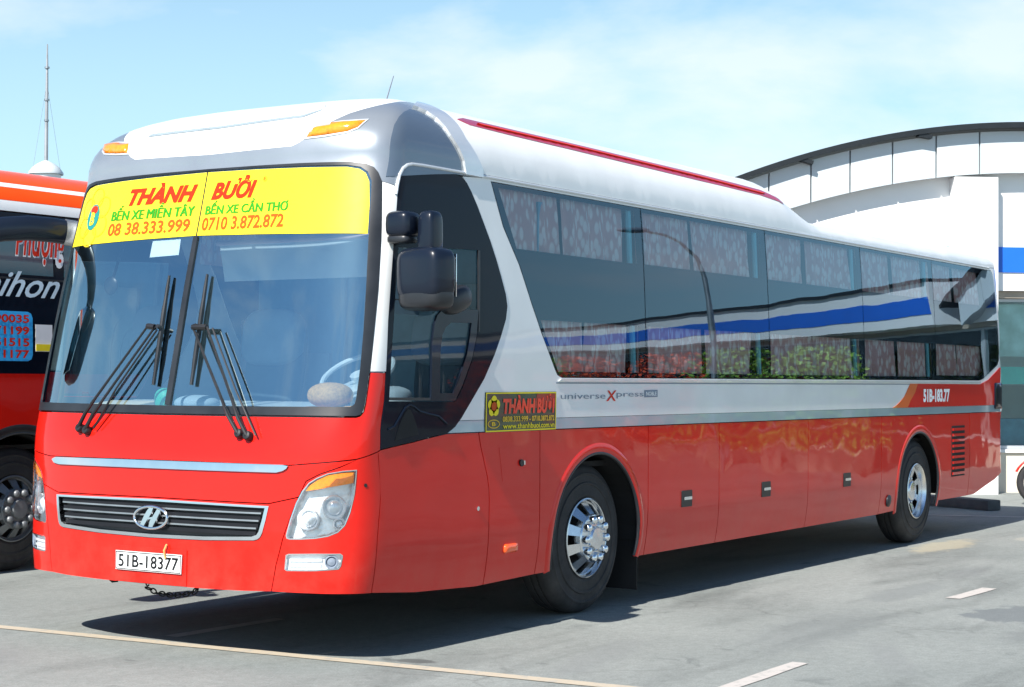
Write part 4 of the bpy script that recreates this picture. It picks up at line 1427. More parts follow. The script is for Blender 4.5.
    for (v0, v1) in ((2.36, 2.79), (1.60, 1.985)):
        for a, b in zip(e[:-1], e[1:]):
            t0_, t1_ = (2.80 if v0 > 2 else 3.2) if a < 3 else a + .03, (12.5 if b > 12 else b - .13)
            mid_ = (t0_ + t1_) / 2 + random.uniform(-.12, .12)
            spans = [(t0_, mid_ - random.uniform(.01, .05)), (mid_ + random.uniform(.01, .05), t1_ - random.uniform(0, .06))]
            for (p, r_) in spans:
                n = max(8, int((r_ - p) / .022))
                V_, F_ = [], []
                ph = random.uniform(0, 6)
                for i in range(n + 1):
                    t = p + (r_ - p) * i / n
                    fo = .024 * math.sin(t * 33 + ph + .8 * math.sin(t * 5)) + .008 * math.sin(t * 71 + ph * 2)
                    edge = .012 * math.sin(t * 9 + ph)
                    for j in range(4):
                        vv = v0 + (v1 - v0) * j / 3
                        V_.append(SP(sg * (t + (edge if j < 2 else 0)), vv, -.075 + fo * (1.1 - .25 * j)))
                for i in range(n):
                    for j in range(3):
                        F_.append((i * 4 + j, i * 4 + 4 + j, i * 4 + 5 + j, i * 4 + 1 + j))
                mesh_py("window_curtain", V_, F_, M['curtain'], bus, smooth=True)
    for dv in divs:
        q = MB()
        q.tube([SP(sg * (dv - .095), 1.60, -.05), SP(sg * (dv - .095), 2.78, -.05)], [(.026, .02)] * 2, 8)
        q.build("window_strip", M['gap_daylight'], bus)
    # lower red panels, each a hatch of its own
    bot = [(1.484, .383), (1.9, .345), (2.53, .318), (3.2, .332), (4.62, .337), (9.2, .345), (10.73, .385)] + REAR_BOT
    def bot_at(t):
        for (a, b) in zip(bot[:-1], bot[1:]):
            if a[0] <= t <= b[0]: return a[1] + (b[1] - a[1]) * (t - a[0]) / (b[0] - a[0])
        return bot[-1][1]
    top = [(1.545, 1.168), (1.575, 1.178), (1.96, 1.212), (2.335, 1.254), (END, 1.254)]
    ed = [1.5] + low_divs + [END]
    full = [(1.505, .90), (1.49, .678), (1.487, .513)] + bot + top[::-1]
    names = ["front_side_panel", "fuel_hatch", "wheel_arch_panel", "luggage_hatch", "luggage_hatch", "luggage_hatch", "wheel_arch_panel", "rear_panel"]
    kind_hatches = []
    for i, (a, b) in enumerate(zip(ed[:-1], ed[1:])):
        poly = ccw(full)
        if i > 0: poly = cut(poly, a, True)
        if i < len(ed) - 2: poly = cut(poly, b, False)
        hs = []
        if i == 2: hs = [f_(arch_hole(TF, RF, CF))]
        if i == 1: hs = []
        if i == 6: hs = [f_(arch_hole(TR, RRr, CR))]
        kind_hatches.append(panel(names[i], f_(poly), M['red'], bus, holes=hs, gap=.004, step=(.16, .14), seg=.09))
    arch_lip("arch_lip", sg * TF, RF, CF, M['red'], kind_hatches[2])
    arch_lip("arch_lip", sg * TR, RRr, CR, M['red'], kind_hatches[6])
    panel("filler_flap", f_([(2.785, 1.156), (3.03, 1.156), (3.02, .945), (2.775, .945)]), M['red'], kind_hatches[1], off=.0015, thick=.001, step=(.1, .1), gap=.002)
    panel("flap_latch", f_(ROUND((2.992, 1.052), .022, 0, 12)), M['black'], kind_hatches[1], off=.012, thick=.01, step=(.05, .05))
    panel("flap_latch", f_([(3.0, 1.065), (3.03, 1.065), (3.03, 1.04), (3.0, 1.04)]), M['chrome'], kind_hatches[1], off=.009, thick=.008, step=(.05, .05))
    sm = [(2.800, .545), (2.812, .556), (2.94, .556), (2.952, .545), (2.952, .512), (2.94, .50), (2.812, .50), (2.800, .512)]
    panel("side_marker", f_(sm), M['orangelens'], kind_hatches[1], off=.008, thick=.01, step=(.03, .03), bulge=.012)
    sm = ROUND((2.492, .795), .014, 0, 10)
    panel("bolt_head", f_(sm), M['chrome'], kind_hatches[0], off=.006, thick=.006, step=(.05, .05))
    for (tc, hh) in ((5.252, kind_hatches[3]), (6.648, kind_hatches[4]), (8.359, kind_hatches[5])):
        rc = [(tc - .075, .760), (tc - .07, .768), (tc + .085, .768), (tc + .09, .760), (tc + .09, .655), (tc + .085, .648), (tc - .07, .648), (tc - .075, .655)]
        h = panel("hatch_handle", f_(rc), M['black'], hh, off=.006, thick=.006, step=(.1, .1))
        panel("handle_bar", f_([(tc - .055, .722), (tc + .07, .722), (tc + .07, .700), (tc - .055, .700)]), M['chrome'], h, off=.016, thick=.008, step=(.1, .1))
    ven = MB()
    vn = panel("vent_grille", f_([(11.178, 1.128), (11.585, 1.128), (11.585, .612), (11.178, .612)]), M['under'], kind_hatches[6] if False else bus, off=.004, thick=.004, step=(.2, .2))
    for k in range(9):
        v0 = .630 + .056 * k
        panel("louvre", f_([(11.195, v0), (11.57, v0), (11.57, v0 + .026), (11.195, v0 + .026)]), M['red'], vn, off=.012, thick=.006, step=(.3, .3))
    panel("round_cap", f_(ROUND((9.425, .463), .055, 0, 20)), M['rubber'], bus, off=.012, thick=.012, step=(.05, .05), bulge=.012)
    rl = [(12.59, 1.553), (12.61, 1.568), (12.84, 1.568), (12.86, 1.553), (12.86, 1.30), (12.84, 1.285), (12.60, 1.285), (12.58, 1.30)]
    panel("rear_side_lamp", f_(rl), M['blackgloss'], bus, off=.010, thick=.01, step=(.06, .06), bulge=.01)
    make_wheel(bus, XF, .055 if near else 2.445, 'front', sg)
    make_wheel(bus, XR, .03 if near else 2.47, 'rear', sg)
    # mud flap behind the front wheel
    y0 = .0 if near else 2.18
    MB().box((3.56, y0 + .17, .50), (.014, .30, .80), bev=.003).build("mud_flap", M['under'], bus)

# --- writing on the near side
dc = panel("name_decal", [(2.674, 1.494), (3.399, 1.496), (3.394, 1.252), (2.672, 1.250)], M['decalgreen'], bus, off=.004, thick=.002, step=(.2, .1))
V2 = ring2d([(2.676, 1.252), (3.392, 1.254), (3.397, 1.494), (2.678, 1.492)], [(2.684, 1.260), (3.384, 1.262), (3.389, 1.486), (2.686, 1.484)])
on_skin("decal_border", [V2], M['inkyellow'], dc, .006)
rd = [(3.13, 1.395), (3.384, 1.395), (3.388, 1.484), (3.17, 1.484)]
on_skin("decal_corner", [(rd, [(0, 1, 2, 3)])], simple("red_decal_ground", (.34, .012, .008), .3, coat=.6), dc, .0055)
on_skin("decal_name", [T_("THÀNH BƯỞI", (2.832, 1.360, 3.372, 1.484), bold=.05, shear=.12)], M['decalred'], dc, .0075)
on_skin("decal_phone", [T_("0838.333.999 - 0710.3872.872", (2.832, 1.311, 3.370, 1.345), bold=.02)], M['inkpale'], dc, .0075)
on_skin("decal_web", [T_("www.thanhbuoi.com.vn", (2.832, 1.268, 3.372, 1.302), bold=.012)], M['inkyellow'], dc, .0075)
pt = []
for k in range(5):
    q = PI / 2 + 2 * PI * k / 5
    pt.append(disc2d(2.752 + .030 * math.cos(q), 1.408 + .036 * math.sin(q), .026, .030, 14))
on_skin("decal_flower", pt + [disc2d(2.752, 1.408, .030, .034, 14)], M['inkyellow'], dc, .0065)
on_skin("decal_flower_heart", [disc2d(2.752, 1.408, .024, .027, 18)], M['inkorange'], dc, .0075)
o1, f1 = disc2d(2.752, 1.300, .054, .027, 24)
i1, _ = disc2d(2.752, 1.300, .048, .022, 24)
on_skin("decal_seal", [ring2d(o1, i1), T_("B", (2.735, 1.288, 2.769, 1.312), bold=.03)], M['inkpale'], dc, .0065)
on_skin("model_lettering", [T_("universe", (3.458, 1.447, 4.045, 1.484), bold=-.004)], M['inkgrey'], bus, .004)
on_skin("model_lettering", [T_("press", (4.20, 1.447, 4.585, 1.484), bold=-.004)], M['inkgrey'], bus, .004)
on_skin("model_lettering", [T_("X", (4.055, 1.430, 4.195, 1.502), bold=.01, shear=.1)], M['inkred'], bus, .004)
bg_ = panel("model_badge", [(4.600, 1.503), (4.795, 1.505), (4.795, 1.455), (4.600, 1.453)], M['inkgrey'], bus, off=.004, thick=.002, step=(.2, .1))
on_skin("badge_lettering", [T_("NOBLE", (4.620, 1.465, 4.775, 1.493), bold=.01)], M['inkwhite'], bg_, .006)
on_skin("fleet_number", [T_("51B-183.77", (10.32, 1.372, 11.10, 1.505), bold=.05)], M['inkwhite'], bus, .008)

# --- near mirror and far mirror
def superbox(c, d, n=3.2, seg=20, rings=14, R=None):
    V_, F_ = [], []
    sp = lambda x, e: math.copysign(abs(x) ** e, x)
    e = 2.0 / n
    for i in range(rings + 1):
        a = -PI / 2 + PI * i / rings
        for k in range(seg):
            b = 2 * PI * k / seg
            p = Vector((d[0] / 2 * sp(math.cos(a), e) * sp(math.cos(b), e), d[1] / 2 * sp(math.cos(a), e) * sp(math.sin(b), e), d[2] / 2 * sp(math.sin(a), e)))
            if R is not None: p = R @ p
            V_.append(p + Vector(c))
    for i in range(rings):
        for k in range(seg):
            F_.append((i * seg + k, i * seg + (k + 1) % seg, (i + 1) * seg + (k + 1) % seg, (i + 1) * seg + k))
    return V_, F_
mr = MB()
mr.add(*superbox((.60, -.085, 2.44), (.16, .17, .15), 4))
mr.add(*superbox((.655, -.235, 2.375), (.13, .11, .28), 4.4))
mo = mr.build("door_mirror", M['mirrorcase'], bus, auto=60)
MB().add(*superbox((.60, -.08, 2.355), (.13, .15, .05), 4)).build("bracket_cover", M['rubber'], mo, auto=60)
MB().tube([(.655, -.24, 2.26), (.65, -.245, 2.20)], .035, 14).build("mirror_neck", M['steel'], mo)
Rm = Matrix.Rotation(-.18, 3, 'Z')
MB().add(*superbox((.60, -.245, 2.155), (.20, .335, .30), 4.6, 28, 18, Rm)).build("mirror_head", M['mirrorcase'], mo, auto=60)
MB().add(*superbox((.605, -.245, 2.035), (.200, .325, .17), 3.6, 28, 14, Rm)).build("mirror_underside", M['rubber'], mo, auto=60)
wm = MB().tube([(1.10, -.02, 2.10), (1.08, -.07, 2.08), (1.06, -.11, 2.05)], .014, 8)  # dark body added for the door mirror's reflection in the cab window
wm.add(*superbox((1.07, -.125, 2.035), (.27, .12, .155), 2.6, R=Matrix.Rotation(-.3, 3, 'Y')))
wm.build("mirror_reflection", M['rubber'], mo, auto=60)
mg = MB().box((.707, -.262, 2.15), (.006, .27, .24), rot=Matrix.Rotation(-.18, 4, 'Z'), bev=.002)
mg.build("mirror_glass", M['mirrorglass'], mo)

fm = MB()
fm.tube([(.74, 2.46, 2.48), (.62, 2.545, 2.495), (.48, 2.60, 2.510), (.34, 2.66, 2.515), (.20, 2.73, 2.500), (.08, 2.80, 2.465), (-.02, 2.85, 2.40), (-.08, 2.88, 2.33), (-.10, 2.89, 2.26)],
        [(.05, .072), (.055, .078), (.055, .080), (.055, .080), (.05, .078), (.05, .072), (.05, .066), (.045, .055), (.04, .05)], 18)
fo_ = fm.build("door_mirror", M['mirrorcase'], bus, auto=60)
MB().tube([(.63, 2.538, 2.494), (.56, 2.568, 2.502)], [(.060, .084), (.058, .084)], 18).build("arm_collar", M['steel'], fo_, auto=60)
MB().add(*superbox((-.10, 2.89, 2.00), (.18, .30, .54), 4.0, 28, 18)).build("mirror_head", M['mirrorcase'], fo_, auto=60)
MB().box((-.008, 2.89, 2.00), (.006, .25, .46), bev=.002).build("mirror_glass", M['mirrorglass'], fo_)

# --- cab interior
ci = MB()
prof = [(0.9, 1.00), (0.9, 1.33), (0.55, 1.375), (.2, 1.36), (.12, 1.30), (.10, 1.05)]
V_, F_ = [], []
n = 30
for i in range(n + 1):
    t = -1.22 + 2.44 * i / n
    xb, yb, _ = S(t, 1.30)
    for (fx, z) in ((.03, .95), (.03, 1.33), (.10, 1.372), (.28, 1.385)):
        V_.append((xb + fx, YC + (yb - YC) * .97, z))
    V_ += [(1.02, YC + (yb - YC) * .95, 1.43), (1.15, YC + (yb - YC) * .95, 1.40), (1.18, YC + (yb - YC) * .95, .95)]
for i in range(n):
    for j in range(6):
        F_.append((i * 7 + j, i * 7 + j + 1, (i + 1) * 7 + j + 1, (i + 1) * 7 + j))
mesh_py("dashboard", V_, F_, M['dash'], bus, smooth=True, auto=40)
MB().add(*superbox((1.02, .50, 1.46), (.34, .62, .16), 3)).build("instrument_hood", M['dash'], bus, auto=60)
sw = MB()
C_ = Vector((.98, .52, 1.60))
Rw = Matrix.Rotation(math.radians(-32), 3, 'Y')
rng = [C_ + Rw @ Vector((.225 * math.cos(2 * PI * k / 40), .225 * math.sin(2 * PI * k / 40), 0)) for k in range(41)]
sw.tube(rng, .016, 8, cap=False)
for q in (0.3, 2.84, 4.71):
    sw.tube([C_ + Rw @ Vector((0, 0, -.04)), C_ + Rw @ Vector((.222 * math.cos(q), .222 * math.sin(q), 0))], .014, 6)
sw.tube([C_ + Rw @ Vector((0, 0, .0)), C_ + Rw @ Vector((0, 0, -.35))], [.05, .03], 10)
sw.build("steering_wheel", M['dash'], bus)
cb = MB()
cb.box((2.32, 1.25, 1.85), (.05, 2.36, 1.75))
cb.box((1.40, 1.25, 1.03), (1.72, 2.2, .04))
cb.build("bulkhead", M['cabblue'], bus, smooth=False)
cb = MB()
cb.box((1.55, 1.25, 2.755), (1.45, 2.0, .04))
cb.build("cab_ceiling", M['visor'], bus, smooth=False)
cb = MB()
for (x0, y0, y1, z0, z1) in ((2.27, .95, 1.45, 1.05, 2.15), (2.275, 1.62, 1.66, 1.05, 2.5), (2.275, .80, .84, 1.05, 2.5), (2.26, 1.75, 2.25, 1.2, 1.75), (2.26, .3, .7, 1.9, 2.2)):
    cb.box((x0, (y0 + y1) / 2, (z0 + z1) / 2), (.03, y1 - y0, z1 - z0), bev=.004)
cb.build("bulkhead_trim", simple("cab_trim_light", (.32, .46, .53), .6), bus, smooth=False)
for yy in (.55, 2.0):
    s_ = MB()
    s_.add(*superbox((1.72, yy, 1.30), (.52, .50, .18), 3.5))
    s_.add(*superbox((1.98, yy, 1.66), (.16, .48, .74), 3.5, R=Matrix.Rotation(.16, 3, 'Y')))
    s_.box((1.72, yy, 1.13), (.36, .36, .16))
    so = s_.build("driver_seat" if yy < 1 else "guide_seat", M['seat'], bus, auto=60)
    MB().add(*superbox((1.955, yy, 1.85), (.19, .50, .40), 3.5, R=Matrix.Rotation(.16, 3, 'Y'))).build("seat_cover", M['seatcover'], so, auto=60)
MB().box((.92, .93, 2.29), (.012, 1.22, .23), rot=Matrix.Rotation(-.22, 4, 'Y')).build("sun_blind", M['visor'], bus)
MB().tube([(.89, .30, 2.415), (.89, 1.56, 2.415)], .018, 10).build("blind_roller", simple("pink_roller", (.62, .45, .46), .5), bus)
MB().box((.95, .165, 2.15), (.30, .012, .40), bev=.004).build("side_blind", M['seatcover'], bus)
ht = MB()
ht.add(*superbox((.62, .44, 1.475), (.26, .26, .15), 2.2))
hto = ht.build("straw_hat", M['straw'], None, auto=60)
tag(hto, "round straw hat lying on the dashboard behind the windscreen", "hat")
brim = MB().lathe([(.0, .0), (.175, .004), (.18, .010), (.13, .016)], (.62, .44, 1.395), 32, 'Z')
brim.build("hat_brim", M['straw'], hto)
pk = MB().box((.66, .26, 1.405), (.12, .13, .02), bev=.003)
tag(pk.build("folded_cloth", M['straw'], None), "small tan folded cloth beside the straw hat on the dashboard", "cloth")
pp = MB().box((.50, 1.98, 1.405), (.24, .40, .020), rot=Matrix.Rotation(-.12, 4, 'Y') , bev=.003)
tag(pp.build("paper_stack", M['paper'], None), "cream papers lying on the dashboard at the guide's side of the windscreen", "paper")
gp = MB().add(*superbox((.46, 1.58, 1.44), (.12, .13, .14), 2.4))
tag(gp.build("green_pouch", M['greenitem'], None, auto=60), "small green bag lying on the dashboard by the windscreen bar", "bag")
cl = MB().add(*superbox((.50, 1.36, 1.42), (.22, .30, .10), 2.2))
tag(cl.build("white_cloth", M['seatcover'], None, auto=60), "crumpled white cloth lying on the dashboard right of the green bag", "cloth")
rm = MB()
rm.tube([(-.04, 2.86, 2.30), (-.03, 2.74, 2.24), (-.03, 2.72, 2.20)], .012, 8)
rm.lathe([(.0, -.014), (.075, -.012), (.088, .0), (.075, .016), (.0, .024)], (-.03, 2.71, 2.12), 28, 'X')
rm.build("round_mirror", M['rubber'], fo_, auto=60)

im = MB().tube([(.72, 2.20, 2.42), (.66, 2.19, 2.30), (.62, 2.19, 2.20)], .010, 8)  # disc added behind the glass for the round mirror's reflection in it
im.lathe([(.0, -.012), (.05, -.010), (.060, .0), (.05, .014), (.0, .022)], (.60, 2.19, 2.15), 28, 'X')
im.build("round_mirror_reflection", M['rubber'], bus, auto=60)
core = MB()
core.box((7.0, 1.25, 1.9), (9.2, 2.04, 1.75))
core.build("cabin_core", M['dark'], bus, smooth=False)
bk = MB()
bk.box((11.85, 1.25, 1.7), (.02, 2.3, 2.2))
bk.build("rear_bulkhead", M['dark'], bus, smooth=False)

# --- chain, hooks and aerial
def chain(name, pts, parent, link_len=.045):
    mb = MB()
    pts = [Vector(p) for p in pts]
    fine = []
    for a, b in zip(pts[:-1], pts[1:]):
        k = max(1, int((b - a).length / (link_len * .62)))
        for i in range(k): fine.append((a.lerp(b, i / k), (b - a).normalized()))
    for i, (p, d) in enumerate(fine):
        s_ = d.cross(Vector((0, 0, 1)) if i % 2 == 0 else Vector((1, 0, 0))).normalized()
        lp = []
        for k in range(13):
            q = 2 * PI * k / 12
            lp.append(p + d * link_len * .55 * math.cos(q) + s_ * .014 * math.sin(q))
        mb.tube(lp, .0045, 6, cap=False)
    return mb.build(name, M['under'], parent)
chain("tow_chain", [(.26, 1.53, .40), (.25, 1.50, .325), (.25, 1.42, .302), (.25, 1.30, .298), (.25, 1.20, .312), (.25, 1.13, .335), (.27, 1.08, .40)], bus)
MB().box((.25, 1.78, .375), (.05, .04, .05), rot=Matrix.Rotation(.5, 4, 'X')).build("tow_hook", M['under'], bus)
MB().tube([(1.60, .80, 3.30), (1.70, .80, 3.52)], [.006, .003], 6).build("aerial", M['steel'], bus)
# ---------------------------------------------------------------- second coach, mostly out of the frame on the left
bx = thing("coach_bus", "red coach with orange roof stripes and lettered dark windows, cut off at the left edge", "bus", (-.44, 5.10, 0))
underbody(bx)
def far_skin(name, outer, m, **k):
    return panel(name, outer, m, bx, **k)
LOW = [(0, .40), (1.48, .385), (2.53, .33), (9.2, .345), (11.75, .388), (12.3, .46), (12.8, .58), (END, .62), (END, 1.60), (0, 1.36)]
far_skin("nose_panel", sym([(0, 1.36), (1.36, 1.36), (1.40, 1.55), (1.58, 1.598), (1.58, .385), (0, .40)]), M['red'], step=(.12, .12))
NAV = simple("navy_skirt_paint", (.02, .035, .10), .3, coat=1.0)
for near in (True, False):
    f_ = (lambda p: list(p)) if near else mir
    sg = 1 if near else -1
    low = [(1.582, .385), (2.53, .33), (9.2, .345), (11.75, .388), (12.3, .46), (12.8, .58), (END, .62), (END, 1.598), (1.582, 1.598)]
    far_skin("side_panel", f_(low), M['red'], holes=[f_(arch_hole(TF, RF + .04, CF)), f_(arch_hole(TR, RRr, CR))], step=(.3, .2), seg=.1)
    far_skin("skirt_band", f_([(1.60, .60), (TF - .63, .60), (TF - .57, .78), (1.60, .98)]), NAV, off=.003, thick=.003, step=(.2, .2))
    far_skin("skirt_band", f_([(TF + .64, .36), (TR - .6, .36), (TR - .6, .62), (TF + .64, .62)]), NAV, off=.003, thick=.003, step=(.3, .2))
    arch_lip("arch_lip", sg * TF, RF + .04, CF, M['black'], bx)
    arch_lip("arch_lip", sg * TR, RRr, CR, M['black'], bx)
    far_skin("window_band", f_([(1.45, 1.60), (END, 1.60), (END, 2.895), (1.45, 2.86)]), M['blackgloss'], step=(.3, .2), seg=.15)
    far_skin("window_frame_strip", f_([(1.50, 2.36), (END, 2.36), (END, 2.375), (1.50, 2.375)]), M['black'], off=.004, thick=.003, step=(.4, .2), seg=.2)
    for (a, b) in ((1.95, 2.32), (2.42, 2.86), (2.98, 3.30), (3.42, 4.3), (4.42, 6.0), (6.1, 8.0), (8.1, 10), (10.1, 12.2)):
        far_skin("side_window", f_([(a, 2.40), (b, 2.40), (b, 2.80), (a, 2.80)]), M['tealpane'] if 'tealpane' in M else M['blackgloss'], off=.003, thick=.003, step=(.3, .2), seg=.15)
    far_skin("roof_band_pale", f_([(1.2, 2.87), (END, 2.898), (END, 2.955), (1.2, 2.955)]), M['white'], step=(.3, .1), seg=.12)
    far_skin("roof_band_orange", f_([(1.2, 2.958), (END, 2.958), (END, 3.09), (1.2, 3.09)]), M['orangered'] if 'orangered' in M else M['orange'], step=(.3, .1), seg=.12)
    far_skin("roof_band_white", f_([(1.2, 3.093), (END, 3.093), (END, 3.145), (1.2, 3.145)]), M['white'], step=(.3, .1), seg=.12)
    make_wheel(bx, XF, .055 if near else 2.445, 'front', sg, 'rimdark')
    make_wheel(bx, XR, .055 if near else 2.445, 'rear', sg)
far_skin("roof", [(-END, 3.148), (-1.2, 3.148), (1.2, 3.148), (END, 3.148), (END, 3.718), (-END, 3.718)], M['orangered'], step=(.2, .1), seg=.12)
far_skin("windscreen", sym([(0, 1.364), (1.36, 1.364), (1.40, 1.56), (1.445, 1.60), (1.445, 2.857), (1.2, 2.866), (0, 2.866)]), M['blackgloss'], step=(.12, .12))
far_skin("roof_front", sym([(0, 2.869), (1.195, 2.869), (1.195, 3.145), (0, 3.145)]), M['white'], step=(.1, .08))
# writing on its windows (t runs along the side)
XT = lambda x: x + .44 + T0 - AF
on_skin("script_lettering", [T_("Phihon", (XT(1.86), 2.215, XT(2.87), 2.425), shear=.55, bold=.012)], M['inksky'] if 'inksky' in M else M['inkwhite'], bx, .008)
on_skin("script_outline", [T_("Phượng", (XT(2.40), 2.47, XT(2.95), 2.81), shear=.3, bold=.065)], M['inkwhite'], bx, .006)
on_skin("script_lettering", [T_("Phượng", (XT(2.405), 2.48, XT(2.945), 2.80), shear=.3, bold=.02)], M['inkred'], bx, .009)
CY = simple("sky_blue_sticker", (.04, .46, .92), .35, var=.05)
xs0, xs1 = XT(1.72), XT(2.57)
stk = panel("phone_sticker", [(xs0, 1.73), (xs0 + .04, 1.70), (xs1 - .05, 1.70), (xs1 - .015, 1.715), (xs1, 1.75), (xs1, 2.05), (xs1 - .015, 2.085), (xs1 - .05, 2.10), (xs0 + .04, 2.10), (xs0, 2.07)], CY, bx, off=.005, thick=.002, step=(.2, .1))
for i, s_ in enumerate(("0916.290035", "0962.571199", "0773.951515", "0969.111177")):
    z1 = 2.075 - i * .095
    on_skin("phone_number", [T_(s_, (xs0 + .05, z1 - .068, xs1 - .04, z1), bold=.03)], M['inkred'], stk, .010)
st2 = panel("paper_notice", [(XT(2.60), 1.78), (XT(2.78), 1.78), (XT(2.78), 2.0), (XT(2.60), 2.0)], M['inkwhite'], bx, off=.005, thick=.002, step=(.2, .1))
panel("notice_foot", [(XT(2.605), 1.785), (XT(2.775), 1.785), (XT(2.775), 1.84), (XT(2.605), 1.84)], M['inkyellow'], st2, off=.008, thick=.002, step=(.2, .1))

# ---------------------------------------------------------------- radio mast on a domed hut behind the second coach
def along(px, depth):
    # a spot on the ground 'depth' metres out, px metres to the right of the photo's left edge line
    d = Vector((.699, .758, 0))
    return Vector((-7.419, -5.938, 0)) + d * depth + rt * px
hb = along(-.1, 60)
hut = MB()
hut.lathe([(.50, 0), (.50, 8.45), (0, 8.45)], hb, 40, 'Z')
ho = hut.build("round_tower", M['bwhite'], None)
tag(ho, "round white tower with a shallow domed roof, its top showing behind the left coach", "tower")
MB().lathe([(.58, 8.455), (.58, 8.52), (.45, 8.70), (.28, 8.83), (.1, 8.92), (0, 8.95)], hb, 40, 'Z').build("dome_roof", M['bpanel'], ho)
ms = MB()
ms.tube([hb + Vector((0, 0, 8.9)), hb + Vector((0, 0, 10.9)), hb + Vector((0, 0, 12.1)), hb + Vector((0, 0, 12.9))], [.065, .055, .04, .02], 8)
mo_ = ms.build("radio_mast", simple("mast_steel", (.30, .32, .34), .6, .3), None)
tag(mo_, "thin grey radio mast with guy wires standing on the domed tower", "mast")
gy = MB()
for k in range(3):
    q = .9 + 2 * PI * k / 3
    gy.tube([hb + Vector((0, 0, 11.6)), hb + Vector((.52 * math.cos(q), .52 * math.sin(q), 8.6))], .006, 5)
gy.build("guy_wire", M['steel'], mo_)
br = MB()
for z in (10.3, 11.0, 12.1):
    br.lathe([(.05, -.04), (.085, -.03), (.085, .03), (.05, .04)], hb + Vector((0, 0, z)), 10, 'Z')
br.build("mast_clamp", M['steel'], mo_)

# ---------------------------------------------------------------- motorcycle at the right edge
def motorcycle(loc, ang, label):
    r = thing("motorcycle", label, "motorcycle", loc, None, ang)
    RW = .285
    def wheel(x):
        w = MB()
        w.lathe([(.205, -.035), (.235, -.048), (.265, -.042), (.282, -.022), (.286, 0), (.282, .022), (.265, .042), (.235, .048), (.205, .035)], (x, 0, RW), 40, 'Y')
        o = w.build("wheel", M['tyre'], r)
        q = MB()
        q.lathe([(.212, -.030), (.200, -.028), (.192, 0), (.200, .028), (.212, .030)], (x, 0, RW), 40, 'Y')
        for k in range(18):
            a = 2 * PI * k / 18
            q.tube([(x + .03 * math.cos(a + .5), (-1) ** k * .028, RW + .03 * math.sin(a + .5)), (x + .196 * math.cos(a), 0, RW + .196 * math.sin(a))], .003, 4)
        q.tube([(x, -.055, RW), (x, .055, RW)], .034, 12)
        q.build("rim", M['chrome'], o)
    wheel(0); wheel(1.22)
    f = MB()
    for s_ in (-1, 1):
        f.tube([(0, s_ * .07, RW), (.10, s_ * .07, .62), (.17, s_ * .06, .86)], [.020, .022, .024], 8)
    f.tube([(.17, -.09, .86), (.17, .09, .86)], .02, 8)
    f.build("front_fork", M['steel'], r)
    fd = MB()
    V_, F_ = [], []
    for i in range(15):
        q = math.radians(25 + 150 * i / 14)
        for j in range(7):
            b = -1.2 + 2.4 * j / 6
            rr = .315 + .018 * math.cos(b)
            V_.append((rr * math.cos(PI - q), .065 * math.sin(b), RW + rr * math.sin(PI - q)))
    for i in range(14):
        for j in range(6):
            F_.append((i * 7 + j, i * 7 + j + 1, (i + 1) * 7 + j + 1, (i + 1) * 7 + j))
    fd.add(V_, F_)
    fd.build("front_fender", M['red'], r)
    b = MB()
    b.add(*superbox((.22, 0, .72), (.16, .34, .46), 2.8))
    b.tube([(.20, 0, .86), (.35, 0, .52), (.62, 0, .42), (.95, 0, .55), (1.30, 0, .72)], [(.07, .10), (.09, .11), (.10, .12), (.12, .14), (.06, .05)], 14)
    b.build("body", M['red'], r, auto=60)
    MB().add(*superbox((.88, 0, .78), (.68, .24, .10), 3)).build("seat", M['black'], r, auto=60)
    e = MB()
    e.add(*superbox((.60, 0, .33), (.36, .24, .22), 3))
    e.tube([(.62, -.14, .26), (.95, -.15, .27), (1.40, -.15, .34)], [.025, .035, .045], 10)
    e.tube([(1.22, -.09, RW), (.70, -.09, .33)], .025, 8)
    e.tube([(1.22, .09, RW), (.70, .09, .33)], .025, 8)
    e.build("engine", M['steel'], r, auto=60)
    h = MB()
    h.tube([(.30, -.34, .98), (.20, -.20, 1.0), (.17, 0, .95), (.20, .20, 1.0), (.30, .34, .98)], .014, 8)
    h.build("handlebar", M['black'], r)
    MB().add(*superbox((.13, 0, .90), (.14, .22, .18), 2.6)).build("headlight", M['lamphousing'], r, auto=60)
    MB().add(*superbox((1.36, 0, .68), (.12, .16, .10), 2.6)).build("tail_lamp", M['orangelens'], r, auto=60)
    k = MB().tube([(.66, -.10, .20), (.70, -.26, .02)], .012, 6)
    k.build("kick_stand", M['steel'], r)
    for s_ in (-1, 1):
        q = MB().tube([(.26, s_ * .26, 1.0), (.24, s_ * .32, 1.16)], .006, 6)
        q.add(*superbox((.24, s_ * .34, 1.19), (.03, .12, .08), 2.6))
        q.build("rear_mirror", M['black'], r, auto=60)
    return r
motorcycle((15.45, .60, 0), math.atan2(rt.y, rt.x), "red motorcycle whose front wheel shows at the right edge, before the low cream wall")

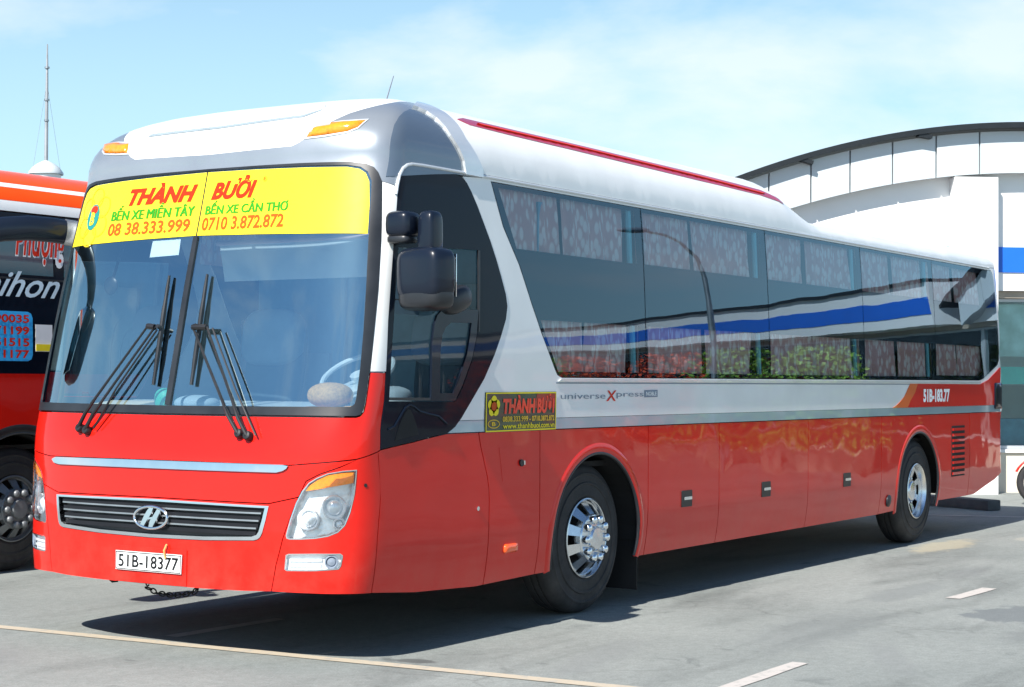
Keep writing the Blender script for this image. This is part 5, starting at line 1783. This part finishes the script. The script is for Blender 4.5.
# ---------------------------------------------------------------- things seen mirrored in the coach's glass and paint
sl = thing("street_lamp", "tall street lamp with a curved arm, seen only mirrored in the coach's windows", "street lamp", (21.6, -8.3, 0))
MB().tube([(0, 0, 0), (0, 0, .5), (0, 0, 4.4)], [.11, .075, .055], 12).build("pole", M['steel'], sl)
MB().tube([(0, 0, 4.4), (-.05, -.03, 4.9), (-.30, -.17, 5.30), (-.6, -.35, 5.5), (-.85, -.5, 5.56)], [.05, .045, .04, .035, .03], 10).build("curved_arm", M['steel'], sl)
MB().add(*superbox((-1.15, -.66, 5.60), (.75, .26, .14), 2.6, R=Matrix.Rotation(.52, 3, 'Z'))).build("lamp_head", M['inkgrey'], sl, auto=60)

def leaf_bush(name, loc, w, h, m, label, cat, n, seed, group=None):
    rnd = random.Random(seed)
    r = thing(name, label, cat, loc, group)
    b = MB()
    b.lathe([(w * .34, 0), (w * .42, .34), (w * .44, .38), (w * .38, .38), (w * .36, .30), (0, .30)], (0, 0, 0), 24, 'Z')
    b.build("pot", M['bcream'], r)
    V_, F_ = [], []
    for i in range(n):
        q = rnd.uniform(0, 2 * PI); z = rnd.uniform(.35, h)
        k = (z - .35) / (h - .35)
        rad = w * .5 * math.sqrt(rnd.uniform(.1, 1)) * (1 - .55 * k * k) * (1 + .25 * math.sin(3 * q + 4 * z))
        c = Vector((rad * math.cos(q), rad * math.sin(q), z))
        d = Vector((rnd.gauss(0, 1), rnd.gauss(0, 1), rnd.gauss(.3, .8))).normalized()
        s_ = d.cross(Vector((rnd.gauss(0, 1), rnd.gauss(0, 1), rnd.gauss(0, 1)))).normalized()
        L_, W_ = rnd.uniform(.07, .13), rnd.uniform(.03, .05)
        k0 = len(V_)
        V_ += [c, c + d * L_ * .5 + s_ * W_, c + d * L_, c + d * L_ * .5 - s_ * W_]
        F_.append((k0, k0 + 1, k0 + 2, k0 + 3))
    mesh_py("foliage", V_, F_, m, r)
    return r
LG = simple("leaf_green", (.20, .34, .04), .55, var=.45, scale=3)
LR = simple("stand_in_red", (.80, .09, .02), .55, var=.4, scale=3)  # red bushes added to give the reflections of parked red vehicles
for i, (k, kind) in enumerate(((-9.0, 0), (-11.8, 0), (-15.4, 1), (-19.5, 1), (-23.0, 0), (-26.5, 1))):
    p = bpt(k, -1.3 - .3 * (i % 2), 0)
    leaf_bush("potted_shrub", p, 2.4, 2.5, LR if kind else LG,
              ("potted shrub in red bloom before the station wing, mirrored in the coach's windows" if kind else "potted green shrub before the station wing, mirrored in the coach's windows"), "shrub", 1800, 20 + i, "potted shrubs before the station wing")
